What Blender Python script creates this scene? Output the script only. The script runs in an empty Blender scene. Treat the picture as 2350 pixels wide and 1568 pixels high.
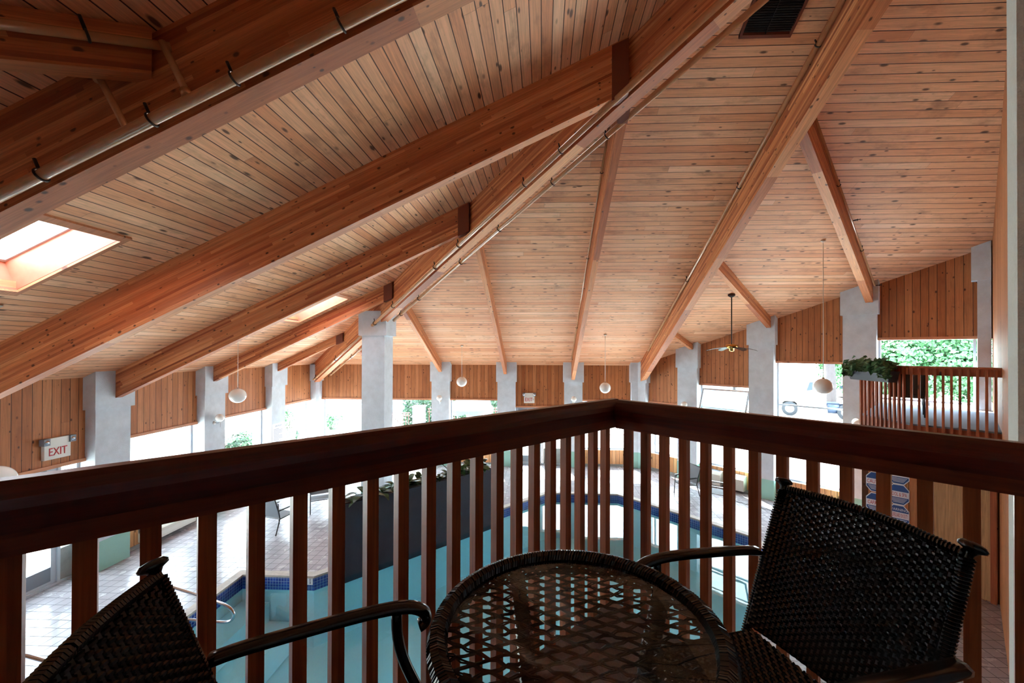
import bpy, math, random
from mathutils import Vector, Matrix
from mathutils.geometry import tessellate_polygon
random.seed(7)
scene = bpy.context.scene
COL = scene.collection
S2 = math.sqrt(2.0)

# ------------------------------------------------------------------ camera
cam_d = bpy.data.cameras.new('camera')
cam = bpy.data.objects.new('camera', cam_d); COL.objects.link(cam)
cam_d.sensor_fit = 'HORIZONTAL'; cam_d.sensor_width = 36.0
cam_d.lens = 934.5 * 36.0 / 2350.0
cam_d.shift_x = (1175.0 - 1208.4) / 2350.0
cam_d.shift_y = (799.6 - 784.0) / 2350.0
cam_d.clip_start = 0.02; cam_d.clip_end = 400
YAW, PITCH, ROLL = -0.0399, 0.0059, 0.0029
fw = Vector((math.sin(YAW)*math.cos(PITCH), math.cos(YAW)*math.cos(PITCH), math.sin(PITCH)))
rt = Vector((math.cos(YAW), -math.sin(YAW), 0)); upv = rt.cross(fw)
r2 = rt*math.cos(ROLL) + upv*math.sin(ROLL); u2 = upv*math.cos(ROLL) - rt*math.sin(ROLL)
cam.matrix_world = Matrix(((r2.x, u2.x, -fw.x, 0), (r2.y, u2.y, -fw.y, 0), (r2.z, u2.z, -fw.z, 0), (0, 0, 0, 1)))
scene.camera = cam

# ------------------------------------------------------------------ light and exposure
scene.view_settings.view_transform = 'Standard'
scene.view_settings.look = 'None'
scene.view_settings.gamma = 1.0
scene.view_settings.use_curve_mapping = False
scene.view_settings.exposure = 2.65
scene.cycles.diffuse_bounces = 6
scene.cycles.max_bounces = 14
world = bpy.data.worlds.new('sky'); scene.world = world; world.use_nodes = True
bg = world.node_tree.nodes['Background']
bg.inputs[0].default_value = (0.80, 0.89, 1.0, 1); bg.inputs[1].default_value = 3.2
sun_d = bpy.data.lights.new('sun', 'SUN'); sun = bpy.data.objects.new('sun', sun_d); COL.objects.link(sun)
sun_d.energy = 9.0; sun_d.angle = math.radians(0.6); sun_d.color = (1.0, 0.95, 0.87)
sun.rotation_euler = Vector((0.26, -1.0, -1.12)).to_track_quat('-Z', 'Y').to_euler()

# ------------------------------------------------------------------ building constants (metres, camera at the origin)
T = 0.4652; XL = 9.723; YB = 17.0; ZE = -0.60; XC = 3.98
DECK = -4.77; HEAD = -2.04; DOORHEAD = -2.32; CAPB = -1.29; WOFF = 0.57
BAL = -1.56
def zb(x, y): return ZE + T*(YB - y)
def zl(x, y): return ZE + T*(x + XL)
def zroof(x, y): return min(zb(x, y), zl(x, y))

# ------------------------------------------------------------------ node helpers
def srgb(r, g, b):
    f = lambda c: (c/255.0)/12.92 if c/255.0 <= 0.04045 else ((c/255.0+0.055)/1.055)**2.4
    return (f(r), f(g), f(b), 1.0)
class NT:
    def __init__(s, name):
        s.m = bpy.data.materials.new(name); s.m.use_nodes = True
        s.t = s.m.node_tree; s.n = s.t.nodes; s.l = s.t.links
        s.n.clear(); s.out = s.n.new('ShaderNodeOutputMaterial')
    def new(s, typ, **kw):
        nd = s.n.new(typ)
        for k, v in kw.items(): setattr(nd, k, v)
        return nd
    def link(s, a, b): s.l.new(a, b)
    def math(s, op, a, b=None, c=None, clamp=False):
        nd = s.n.new('ShaderNodeMath'); nd.operation = op; nd.use_clamp = clamp
        for i, v in enumerate((a, b, c)):
            if v is None: continue
            if isinstance(v, (int, float)): nd.inputs[i].default_value = v
            else: s.l.new(v, nd.inputs[i])
        return nd.outputs[0]
    def comb(s, x, y, z):
        nd = s.n.new('ShaderNodeCombineXYZ')
        for i, v in enumerate((x, y, z)):
            if isinstance(v, (int, float)): nd.inputs[i].default_value = v
            else: s.l.new(v, nd.inputs[i])
        return nd.outputs[0]
    def mix(s, fac, a, b, mode='MIX'):
        nd = s.n.new('ShaderNodeMix'); nd.data_type = 'RGBA'; nd.blend_type = mode
        for i, v in ((0, fac), (6, a), (7, b)):
            if isinstance(v, (int, float)): nd.inputs[i].default_value = v
            elif isinstance(v, tuple): nd.inputs[i].default_value = v
            else: s.l.new(v, nd.inputs[i])
        return nd.outputs[2]
    def noise(s, vec, scale=5, detail=3, rough=0.5, dist=0.0):
        nd = s.n.new('ShaderNodeTexNoise'); nd.inputs['Scale'].default_value = scale
        nd.inputs['Detail'].default_value = detail; nd.inputs['Roughness'].default_value = rough
        nd.inputs['Distortion'].default_value = dist
        if vec is not None: s.l.new(vec, nd.inputs['Vector'])
        return nd.outputs['Fac']
    def ramp(s, fac, stops):
        nd = s.n.new('ShaderNodeValToRGB'); e = nd.color_ramp.elements
        while len(e) < len(stops): e.new(0.5)
        for i, (p, c) in enumerate(stops): e[i].position = p; e[i].color = c
        s.l.new(fac, nd.inputs[0]); return nd.outputs[0]
    def maprange(s, v, a, b, c=0.0, d=1.0):
        nd = s.n.new('ShaderNodeMapRange'); s.l.new(v, nd.inputs[0])
        for i, q in enumerate((a, b, c, d)): nd.inputs[i+1].default_value = q
        return nd.outputs[0]
    def bump(s, h, strength=0.3, dist=0.01):
        nd = s.n.new('ShaderNodeBump'); nd.inputs['Strength'].default_value = strength
        nd.inputs['Distance'].default_value = dist; s.l.new(h, nd.inputs['Height']); return nd.outputs[0]
    def principled(s, col, rough=0.5, metal=0.0, normal=None, spec=0.5, coat=0.0):
        nd = s.n.new('ShaderNodeBsdfPrincipled')
        if isinstance(col, tuple): nd.inputs['Base Color'].default_value = col
        else: s.l.new(col, nd.inputs['Base Color'])
        if isinstance(rough, (int, float)): nd.inputs['Roughness'].default_value = rough
        else: s.l.new(rough, nd.inputs['Roughness'])
        nd.inputs['Metallic'].default_value = metal
        nd.inputs['Specular IOR Level'].default_value = spec
        nd.inputs['Coat Weight'].default_value = coat
        if normal is not None: s.l.new(normal, nd.inputs['Normal'])
        s.l.new(nd.outputs[0], s.out.inputs[0]); return nd
    def obj(s):
        tc = s.n.new('ShaderNodeTexCoord'); sp = s.n.new('ShaderNodeSeparateXYZ')
        s.l.new(tc.outputs['Object'], sp.inputs[0]); return tc.outputs['Object'], sp.outputs
    def rnd(s):
        return s.n.new('ShaderNodeObjectInfo').outputs['Random']

def wood(name, cols, board, b_ax, g_ax, groove=0.006, length=3.5, knot=0.5, blotch=0.3, rough=0.5, grain=0.35, groove_col=(0.035, 0.012, 0.006, 1), kscale=9.0, spec=0.35, kstretch=0.45):
    """Boards along axis g_ax, one board per `board` metres along b_ax; groove 0 = laminated beam."""
    s = NT(name); vec, c = s.obj(); r = s.rnd()
    b = s.math('DIVIDE', c[b_ax], board); cell = s.math('FLOOR', b)
    ro = s.math('MULTIPLY', r, 37.0)
    wn = s.new('ShaderNodeTexWhiteNoise', noise_dimensions='2D'); s.link(s.comb(cell, ro, 0), wn.inputs['Vector'])
    g = s.math('DIVIDE', s.math('ADD', c[g_ax], s.math('MULTIPLY', wn.outputs['Value'], length)), length)
    seg = s.math('FLOOR', g)
    wn2 = s.new('ShaderNodeTexWhiteNoise', noise_dimensions='3D'); s.link(s.comb(cell, seg, ro), wn2.inputs['Vector'])
    idv = wn2.outputs['Value']
    n = len(cols); base = s.ramp(idv, [(i/max(1, n-1), srgb(*cc)) for i, cc in enumerate(cols)])
    other = 3 - b_ax - g_ax
    jb = s.math('ADD', c[b_ax], s.math('MULTIPLY', idv, 13.7))
    gv = s.comb(s.math('MULTIPLY', jb, 38.0), s.math('MULTIPLY', c[g_ax], 1.3), s.math('MULTIPLY', c[other], 38.0))
    gr = s.noise(gv, 1.0, 4, 0.6, 1.2)
    gf = s.maprange(gr, 0.35, 0.7, 1.0 - grain, 1.0 + 0.12)
    base = s.mix(1.0, base, s.comb(gf, gf, gf), 'MULTIPLY')
    if blotch > 0:
        bn = s.noise(s.comb(s.math('MULTIPLY', jb, 2.2), s.math('MULTIPLY', c[g_ax], 0.9), ro), 1.6, 4, 0.65)
        bf = s.maprange(bn, 0.54, 0.74, 0.0, blotch)
        base = s.mix(bf, base, srgb(96, 48, 26))
    if knot > 0:
        vo = s.new('ShaderNodeTexVoronoi'); vo.inputs['Scale'].default_value = 1.0
        s.link(s.comb(s.math('MULTIPLY', jb, kscale), s.math('MULTIPLY', c[g_ax], kscale*kstretch), s.math('MULTIPLY', c[other], kscale)), vo.inputs['Vector'])
        sepc = s.new('ShaderNodeSeparateColor'); s.link(vo.outputs['Color'], sepc.inputs[0])
        sel = s.math('GREATER_THAN', sepc.outputs[0], 1.0 - knot)
        size = s.math('MULTIPLY', s.math('POWER', sepc.outputs[1], 1.3), 0.25)
        kd = s.math('SUBTRACT', 1.0, s.math('DIVIDE', vo.outputs['Distance'], s.math('ADD', size, 0.035)), clamp=True)
        kf = s.math('MULTIPLY', s.math('MULTIPLY', s.maprange(kd, 0.0, 0.45), sel), 0.85)
        base = s.mix(kf, base, srgb(52, 24, 14))
    h = gr
    if groove > 0:
        fr = s.math('FRACT', b)
        ed = s.math('ABSOLUTE', s.math('SUBTRACT', fr, 0.5))
        gw = 0.5 - groove/board/2
        gm = s.maprange(ed, gw - 0.012/board*0.25, gw, 0.0, 1.0)
        fg = s.math('ABSOLUTE', s.math('SUBTRACT', s.math('FRACT', g), 0.5))
        gm2 = s.math('GREATER_THAN', fg, 0.5 - 0.0012/length*1.0)
        gm = s.math('MAXIMUM', gm, gm2)
        base = s.mix(gm, base, groove_col)
        h = s.math('SUBTRACT', s.math('MULTIPLY', gr, 0.12), gm)
        nrm = s.bump(h, 0.6, 0.006)
    else:
        nrm = s.bump(h, 0.15, 0.003)
    s.principled(base, rough, 0, nrm, spec)
    return s.m

def plain(name, col, rough=0.5, metal=0.0, spec=0.5, coat=0.0, nscale=0, nstr=0.0, var=0.0, vscale=3.0):
    s = NT(name); col = srgb(*col); nrm = None
    vec, c = s.obj()
    if nscale: nrm = s.bump(s.noise(vec, nscale, 4, 0.6), nstr, 0.01)
    base = col
    if var:
        v = s.maprange(s.noise(vec, vscale, 4, 0.6), 0.3, 0.7, 1.0 - var, 1.0 + var)
        base = s.mix(1.0, col, s.comb(v, v, v), 'MULTIPLY')
    s.principled(base, rough, metal, nrm, spec, coat); return s.m

M = {}
ceil_cols = [(228, 160, 116), (238, 178, 136), (232, 168, 124), (244, 192, 152), (222, 150, 106), (236, 174, 130)]
M['ceiling'] = wood('ceiling_planks', ceil_cols, 0.151, 1, 0, 0.008, 4.9, 0.80, 0.45, 0.55, 0.2, groove_col=(0.07, 0.022, 0.012, 1), kscale=9.0, kstretch=.35)
M['ceiling_left'] = wood('ceiling_planks_left', ceil_cols, 0.151, 1, 0, 0.008, 4.9, 0.80, 0.45, 0.55, 0.2, groove_col=(0.07, 0.022, 0.012, 1), kscale=9.0, kstretch=.35)
M['wall_wood'] = wood('wall_planks', [(176, 108, 62), (190, 122, 74), (168, 100, 56), (198, 130, 82), (180, 112, 66)], 0.155, 0, 2, 0.007, 40.0, 0.75, 0.25, 0.55, 0.25, groove_col=(0.05, 0.018, 0.010, 1), kscale=10.0, kstretch=.6)
M['low_wood'] = wood('low_wall_planks', [(222, 160, 106), (236, 180, 130), (214, 150, 98)], 0.15, 0, 2, 0.008, 40.0, 0.5, 0.1, 0.55, 0.25)
M['beam'] = wood('glulam_beam', [(190, 112, 68), (212, 138, 88), (172, 94, 56), (228, 160, 110), (198, 122, 78), (150, 76, 44)], 0.040, 2, 0, 0.0, 2.3, 0.75, 0.10, 0.5, 0.28, kscale=10.0, kstretch=.7)
M['trim_wood'] = wood('trim_board', [(196, 130, 92), (208, 142, 104)], 0.3, 2, 0, 0, 5, 0.3, 0.1, 0.5, 0.25)
M['rail_wood'] = wood('dark_stained_rail', [(80, 22, 13), (96, 30, 16), (66, 18, 12)], 0.4, 2, 0, 0, 9, 0.1, 0.0, 0.30, 0.5, spec=0.5)
M['sub_rail_wood'] = wood('lower_rail_board', [(112, 50, 30), (124, 60, 36)], 0.4, 2, 0, 0, 9, 0.2, 0.0, 0.38, 0.4)
M['baluster_wood'] = wood('stained_baluster', [(160, 84, 46), (180, 102, 60), (138, 70, 38)], 0.4, 0, 2, 0, 9, 0.1, 0.0, 0.4, 0.4)
M['far_wood'] = wood('red_stained_wood', [(160, 86, 52), (176, 100, 64), (148, 76, 46)], 0.4, 0, 2, 0, 9, 0.3, 0.1, 0.45, 0.3)
M['door_wood'] = wood('oak_door_veneer', [(204, 162, 116), (196, 152, 106)], 1.5, 0, 2, 0, 9, 0.04, 0.15, 0.45, 0.35)
M['shaft_wood'] = plain('skylight_shaft_wood', (176, 112, 88), 0.5, var=0.12, vscale=6)
M['stucco'] = plain('pale_stucco', (204, 215, 224), 0.85, nscale=70, nstr=0.7, var=0.09, vscale=4.0)
M['stucco_grey'] = plain('grey_textured_stucco', (196, 196, 188), 0.9, nscale=110, nstr=0.9, var=0.06, vscale=30)
M['teal'] = plain('teal_paint', (142, 190, 178), 0.6, nscale=60, nstr=0.15)
M['white_metal'] = plain('white_window_frame', (186, 196, 206), 0.4)
M['grey_metal'] = plain('grey_frame', (130, 140, 152), 0.45)
M['steel'] = plain('brushed_steel', (200, 205, 212), 0.18, 1.0)
M['pipe'] = plain('painted_brown_pipe', (186, 138, 100), 0.2, spec=0.9, var=0.08, vscale=8)
M['bracket'] = plain('dark_red_steel_plate', (112, 56, 38), 0.45)
M['iron'] = plain('dark_iron', (48, 34, 28), 0.5, 0.3)
M['black'] = plain('black_metal', (26, 24, 26), 0.35, 0.2)
M['black_metal_chair'] = plain('black_brown_chair_frame', (20, 14, 14), 0.25, 0.0, coat=0.2)
M['wicker'] = plain('dark_wicker', (17, 15, 17), 0.24, spec=0.7, var=0.25, vscale=40)
M['vent'] = plain('black_vent_slat', (24, 23, 24), 0.7)
M['concrete'] = plain('concrete_curb', (150, 150, 148), 0.8, nscale=30, nstr=0.3, var=0.12, vscale=6)
M['coping'] = plain('pool_coping', (172, 164, 156), 0.6, nscale=60, nstr=0.3, var=0.14, vscale=12)
M['white_plastic'] = plain('white_plastic', (224, 222, 214), 0.4)
M['beige_plastic'] = plain('beige_air_unit', (214, 212, 202), 0.5)
M['red_ink'] = plain('red_lettering', (186, 30, 36), 0.6)
M['blue_sign'] = plain('blue_sign', (40, 78, 138), 0.5)
M['white_sign'] = plain('white_sign', (226, 228, 234), 0.5)
M['dark_ink'] = plain('dark_lettering', (34, 42, 70), 0.6)
M['grey_ink'] = plain('grey_lettering', (120, 130, 150), 0.6)
M['brass'] = plain('brass', (200, 160, 90), 0.2, 1.0)
M['fan_blade'] = plain('dark_fan_blade', (40, 40, 46), 0.5)
M['sling'] = plain('grey_sling_fabric', (120, 124, 130), 0.7, nscale=200, nstr=0.3)
M['aluminium'] = plain('aluminium_tube', (150, 150, 150), 0.35, 0.8)
M['dark_planter'] = plain('dark_planter_wall', (44, 40, 52), 0.7, nscale=30, nstr=0.3, var=0.2)
M['soil'] = plain('soil', (50, 36, 26), 0.95, nscale=30, nstr=0.5)
M['planter_blue'] = plain('dark_blue_planter_box', (44, 52, 66), 0.45)
M['carpet'] = plain('blue_grey_carpet', (128, 144, 166), 0.95, nscale=300, nstr=0.4, var=0.15, vscale=90)
M['trunk'] = plain('tree_bark', (66, 60, 62), 0.9, nscale=20, nstr=0.7, var=0.2, vscale=6)
M['pavement'] = plain('outdoor_pavement', (196, 194, 190), 0.9, var=0.05, vscale=1.5)
M['outer_wall'] = plain('pale_masonry', (112, 120, 132), 0.85, nscale=20, nstr=0.2)
M['red_paint'] = plain('red_fence_paint', (120, 44, 44), 0.5)
M['tent'] = plain('white_tent_cloth', (236, 240, 242), 0.8)
M['tent_edge'] = plain('grey_tent_valance', (78, 98, 106), 0.8)
M['truck_white'] = plain('white_truck_paint', (230, 230, 228), 0.3, coat=0.4)
M['tyre'] = plain('tyre_rubber', (36, 40, 46), 0.8)
M['navy_steel'] = plain('dark_blue_steel', (42, 56, 78), 0.4, 0.3)
M['plaster'] = plain('pool_plaster', (198, 230, 238), 0.7, var=0.03, vscale=1.0)

def leaf_mat(name, c1, c2, rough=0.5):
    s = NT(name); vec, c = s.obj()
    wn = s.noise(vec, 9, 2, 0.5); col = s.ramp(wn, [(0.35, srgb(*c1)), (0.65, srgb(*c2))])
    s.principled(col, rough, 0, None, 0.4); return s.m
M['leaf'] = leaf_mat('tree_leaves', (44, 92, 62), (96, 146, 92))
M['hedge'] = leaf_mat('hedge_leaves', (20, 46, 30), (44, 78, 48))
M['ivy'] = leaf_mat('ivy_leaves', (40, 84, 52), (104, 140, 100), 0.35)
M['houseplant'] = leaf_mat('planter_leaves', (18, 46, 26), (58, 92, 44), 0.35)

def schlick(s, f0, gain=1.0, normal=None):
    lw = s.new('ShaderNodeLayerWeight'); lw.inputs['Blend'].default_value = 0.5
    if normal is not None: s.link(normal, lw.inputs['Normal'])
    p5 = s.math('POWER', lw.outputs['Facing'], 5.0)
    return s.math('MULTIPLY', s.math('ADD', s.math('MULTIPLY', p5, 1.0-f0), f0), gain, clamp=True)
def glass_mat(name, tint=(0.93, 0.98, 0.97, 1), f0=0.08, rough=0.0):
    s = NT(name)
    tr = s.new('ShaderNodeBsdfTransparent'); tr.inputs[0].default_value = tint
    gl = s.new('ShaderNodeBsdfGlossy'); gl.inputs['Roughness'].default_value = rough
    mx = s.new('ShaderNodeMixShader'); s.link(schlick(s, f0), mx.inputs[0])
    s.link(tr.outputs[0], mx.inputs[1]); s.link(gl.outputs[0], mx.inputs[2]); s.link(mx.outputs[0], s.out.inputs[0])
    return s.m
M['glass'] = glass_mat('window_glass', f0=0.035)
M['table_glass'] = glass_mat('table_glass', (0.94, 0.96, 0.95, 1), f0=0.085)

def water_mat():
    s = NT('pool_water'); vec, c = s.obj()
    tr = s.new('ShaderNodeBsdfTransparent'); tr.inputs[0].default_value = (0.62, 0.90, 0.96, 1)
    gl = s.new('ShaderNodeBsdfGlossy'); gl.inputs['Roughness'].default_value = 0.012
    h = s.noise(vec, 2.2, 2, 0.5); nb = s.bump(h, 0.08, 0.01); s.link(nb, gl.inputs['Normal'])
    mx = s.new('ShaderNodeMixShader'); s.link(schlick(s, 0.03, 1.1), mx.inputs[0])
    s.link(tr.outputs[0], mx.inputs[1]); s.link(gl.outputs[0], mx.inputs[2]); s.link(mx.outputs[0], s.out.inputs[0])
    return s.m
M['water'] = water_mat()

def globe_mat():
    s = NT('opal_glass')
    p = s.principled(srgb(236, 236, 232), 0.12, 0, None, 0.5)
    p.inputs['Transmission Weight'].default_value = 0.0
    p.inputs['Subsurface Weight'].default_value = 0.0
    return s.m
M['globe'] = globe_mat()

def tile_mat(name, size, c1, c2, grout, gw, rough=0.22, ax=(0, 1), rot=False, var=0.1):
    s = NT(name); vec, c = s.obj(); a, b = c[ax[0]], c[ax[1]]
    fa, fb = s.math('DIVIDE', a, size), s.math('DIVIDE', b, size)
    wn = s.new('ShaderNodeTexWhiteNoise', noise_dimensions='2D')
    s.link(s.comb(s.math('FLOOR', fa), s.math('FLOOR', fb), 0), wn.inputs['Vector'])
    base = s.mix(wn.outputs['Value'], srgb(*c1), srgb(*c2))
    nv = s.maprange(s.noise(vec, 1.2, 4, 0.6), 0.3, 0.7, 1 - var, 1 + var)
    base = s.mix(1.0, base, s.comb(nv, nv, nv), 'MULTIPLY')
    e = s.math('MAXIMUM', s.math('ABSOLUTE', s.math('SUBTRACT', s.math('FRACT', fa), 0.5)),
               s.math('ABSOLUTE', s.math('SUBTRACT', s.math('FRACT', fb), 0.5)))
    g = s.math('GREATER_THAN', e, 0.5 - gw/size/2)
    base = s.mix(g, base, srgb(*grout))
    rg = s.math('ADD', s.math('MULTIPLY', g, 0.5), s.maprange(s.noise(vec, 6, 3, 0.5), 0.3, 0.7, rough*0.8, rough*1.5))
    s.principled(base, rg, 0, s.bump(s.math('MULTIPLY', g, -1.0), 0.4, 0.004), 0.5)
    return s.m
M['deck'] = tile_mat('quarry_deck_tile', 0.202, (166, 162, 168), (152, 148, 154), (70, 68, 74), 0.010, 0.2)
M['deck_floor'] = plain('speckled_grey_carpet', (128, 122, 126), 0.95, nscale=250, nstr=0.4, var=0.2, vscale=120)
M['blue_tile'] = tile_mat('blue_band_tile', 0.06, (28, 50, 128), (44, 74, 158), (150, 170, 196), 0.006, 0.15, ax=(0, 2))

# ------------------------------------------------------------------ mesh helpers
class MB:
    def __init__(s): s.v = []; s.f = []; s.sm = []
    def add(s, vs, fs, smooth=False):
        o = len(s.v); s.v += [tuple(v) for v in vs]; s.f += [tuple(i+o for i in f) for f in fs]; s.sm += [smooth]*len(fs)
        return s
    def box(s, x0, x1, y0, y1, z0, z1):
        vs = [(x, y, z) for z in (z0, z1) for y in (y0, y1) for x in (x0, x1)]
        return s.add(vs, [(0, 2, 3, 1), (4, 5, 7, 6), (0, 1, 5, 4), (2, 6, 7, 3), (0, 4, 6, 2), (1, 3, 7, 5)])
    def hexa(s, a, b):   # two quads (lists of four points, matching order)
        return s.add(list(a)+list(b), [(3, 2, 1, 0), (4, 5, 6, 7), (0, 1, 5, 4), (1, 2, 6, 5), (2, 3, 7, 6), (3, 0, 4, 7)])
    def bar(s, p, q, w, h, up=(0, 0, 1)):
        p, q = Vector(p), Vector(q); d = (q-p).normalized(); u = Vector(up)
        sd = d.cross(u)
        if sd.length < 1e-4: sd = d.cross(Vector((1, 0, 0)))
        sd.normalize(); u = sd.cross(d).normalized()
        r = lambda c: [c+sd*w/2+u*h/2, c-sd*w/2+u*h/2, c-sd*w/2-u*h/2, c+sd*w/2-u*h/2]
        return s.hexa(r(p), r(q))
    def tube(s, pts, r, n=8, closed=False, flat=None):
        pts = [Vector(p) for p in pts]; N = len(pts); rings = []; prev = None
        for i, p in enumerate(pts):
            if closed: d = pts[(i+1) % N] - pts[i-1]
            else: d = pts[min(i+1, N-1)] - pts[max(i-1, 0)]
            d.normalize()
            if prev is None:
                a = Vector((0, 0, 1)) if abs(d.z) < 0.9 else Vector((1, 0, 0))
                prev = (a - d*a.dot(d)).normalized()
            else:
                prev = prev - d*prev.dot(d)
                if prev.length < 1e-5: prev = Vector((1, 0, 0))
                prev.normalize()
            bi = d.cross(prev); rr = r[i] if isinstance(r, (list, tuple)) else r
            k = flat if flat else 1.0
            rings.append([p + prev*math.cos(2*math.pi*j/n)*rr*k + bi*math.sin(2*math.pi*j/n)*rr for j in range(n)])
        vs = [v for rg in rings for v in rg]; fs = []
        M_ = N if closed else N-1
        for i in range(M_):
            for j in range(n):
                a, b = i*n, ((i+1) % N)*n
                fs.append((a+j, a+(j+1) % n, b+(j+1) % n, b+j))
        if not closed: fs += [tuple(reversed(range(n))), tuple(range((N-1)*n, N*n))]
        return s.add(vs, fs, n > 5)
    def lathe(s, prof, c=(0, 0, 0), n=24, axis=(0, 0, 1), caps=True):
        ax = Vector(axis).normalized(); a = ax.orthogonal().normalized(); b = ax.cross(a); c = Vector(c)
        vs = []
        for (r, h) in prof:
            r = max(r, 1e-4)
            vs += [c + ax*h + (a*math.cos(2*math.pi*j/n)+b*math.sin(2*math.pi*j/n))*r for j in range(n)]
        fs = []
        for i in range(len(prof)-1):
            for j in range(n):
                fs.append((i*n+j, i*n+(j+1) % n, (i+1)*n+(j+1) % n, (i+1)*n+j))
        if caps: fs.append(tuple(reversed(range(n)))); fs.append(tuple(range((len(prof)-1)*n, len(prof)*n)))
        return s.add(vs, fs, True)
    def prism(s, poly, z0, z1):
        n = len(poly)
        zf = lambda z, p: z(p[0], p[1]) if callable(z) else z
        vs = [(p[0], p[1], zf(z0, p)) for p in poly] + [(p[0], p[1], zf(z1, p)) for p in poly]
        fs = [tuple(reversed(range(n))), tuple(range(n, 2*n))] + [(i, (i+1) % n, n+(i+1) % n, n+i) for i in range(n)]
        return s.add(vs, fs)
    def sphere(s, c, r, n=20, m=12, sq=1.0):
        prof = [(r*math.sin(math.pi*i/m), -r*sq*math.cos(math.pi*i/m)) for i in range(m+1)]
        return s.lathe(prof, c, n)
    def build(s, name, mat, parent=None, loc=None, mw=None, local=False):
        """vertices are world coordinates unless local; origin is set to loc or by matrix mw"""
        me = bpy.data.meshes.new(name)
        if mw is None: mw = Matrix.Translation(Vector(loc)) if loc is not None else Matrix.Identity(4)
        vs = s.v
        if not local:
            inv = mw.inverted(); vs = [inv @ Vector(v) for v in s.v]
        me.from_pydata([tuple(v) for v in vs], [], s.f); me.update()
        for p, sm in zip(me.polygons, s.sm): p.use_smooth = sm
        mats = mat if isinstance(mat, (list, tuple)) else [mat]
        for m in mats: me.materials.append(m)
        o = bpy.data.objects.new(name, me); COL.objects.link(o)
        if parent is not None:
            o.parent = parent
            if local: o.matrix_basis = mw
            else: o.matrix_basis = world_of(parent).inverted() @ mw
        else: o.matrix_basis = mw
        return o
def world_of(o):
    m = o.matrix_basis.copy()
    while o.parent: o = o.parent; m = o.matrix_basis @ m
    return m
def fixnormals(o):
    import bmesh
    b = bmesh.new(); b.from_mesh(o.data); bmesh.ops.recalc_face_normals(b, faces=b.faces); b.to_mesh(o.data); b.free(); return o
def tag(o, label=None, cat=None, group=None, kind=None):
    if label: o['label'] = label
    if cat: o['category'] = cat
    if group: o['group'] = group
    if kind: o['kind'] = kind
    return o
def struct(o): o['kind'] = 'structure'; return o
def empty(name, loc=(0, 0, 0), rz=0, label=None, cat=None, group=None):
    o = bpy.data.objects.new(name, None); COL.objects.link(o); o.empty_display_size = 0.1
    o.matrix_basis = Matrix.Translation(Vector(loc)) @ Matrix.Rotation(rz, 4, 'Z')
    return tag(o, label, cat, group)
def kids(o): return [c for c in bpy.data.objects if c.parent == o]
def copy_tree(o, parent=None):
    c = o.copy(); COL.objects.link(c)
    if parent is not None: c.parent = parent
    for k in kids(o): copy_tree(k, c)
    return c
def frame(origin, xdir, up=(0, 0, 1)):
    x = Vector(xdir).normalized(); u = Vector(up); y = u.cross(x).normalized(); z = x.cross(y).normalized()
    m = Matrix.Identity(4)
    for i, a in enumerate((x, y, z)):
        for j in range(3): m[j][i] = a[j]
    m.translation = Vector(origin); return m
def text(body, size, mat, mw, parent, name='lettering', depth=0.004, sx=1.0, align='CENTER'):
    cu = bpy.data.curves.new(name, 'FONT'); cu.body = body; cu.size = size; cu.extrude = depth
    cu.align_x = align; cu.align_y = 'CENTER'; cu.resolution_u = 2
    t = bpy.data.objects.new('tmp', cu); COL.objects.link(t)
    dg = bpy.context.evaluated_depsgraph_get(); dg.update()
    me = bpy.data.meshes.new_from_object(t.evaluated_get(dg)); bpy.data.objects.remove(t)
    me.name = name; me.materials.clear(); me.materials.append(mat)
    if sx != 1.0: me.transform(Matrix.Scale(sx, 4, (1, 0, 0)))
    o = bpy.data.objects.new(name, me); COL.objects.link(o)
    if parent is not None: o.parent = parent; o.matrix_basis = world_of(parent).inverted() @ mw
    else: o.matrix_basis = mw
    return o
def text_frame(origin, right, up=(0, 0, 1)):
    x = Vector(right).normalized(); y = Vector(up).normalized(); z = x.cross(y)
    m = Matrix.Identity(4)
    for i, a in enumerate((x, y, z)):
        for j in range(3): m[j][i] = a[j]
    m.translation = Vector(origin); return m

# ------------------------------------------------------------------ room shell
def roof(name, poly, zf, xdir, slope, mat, holes=()):
    """ceiling sheet in the local frame of its planks: x along the planks, y down the slope"""
    m = frame((poly[0][0], poly[0][1], zf(*poly[0])), xdir, Vector(xdir).cross(Vector(slope)) * 1.0)
    loops = [[Vector((p[0], p[1], 0)) for p in poly]] + [[Vector((p[0], p[1], 0)) for p in h] for h in holes]
    tris = tessellate_polygon(loops); pts = [p for l in loops for p in l]
    vs = [Vector((p.x, p.y, zf(p.x, p.y))) for p in pts]; n = len(vs)
    vs += [v + Vector((0, 0, 0.12)) for v in vs]
    fs = [tuple(t) for t in tris] + [tuple(i+n for i in reversed(t)) for t in tris]
    k = 0
    for l in loops:
        L = len(l)
        for i in range(L): fs.append((k+i, k+(i+1) % L, n+k+(i+1) % L, n+k+i))
        k += L
    b = MB(); b.add(vs, fs); return struct(fixnormals(b.build(name, mat, mw=m)))
HX, HY = 3.925, 3.355
EX, EY = 10.775, 10.205
WX, WY = -2.925, -3.495
SKY = [((-6.8, -5.40), (4.13, 5.0)), ((-6.75, -5.35), (10.12, 10.99))]
roof('ceiling', [(-XL, YB+0.3), (-XL, YB), (HX, HY), (EX+.2, EY-.0), (XC, YB+.3)], zb, (1, 0, 0), (0, -1, T), M['ceiling'])
roof('ceiling', [(-XL-.3, YB), (-XL, YB), (HX, HY), (WX, WY), (-XL-.3, 3.3-.3)], zl, (0, 1, 0), (1, 0, T), M['ceiling_left'],
     holes=[[(a[0], b[0]), (a[1], b[0]), (a[1], b[1]), (a[0], b[1])] for a, b in SKY])

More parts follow.
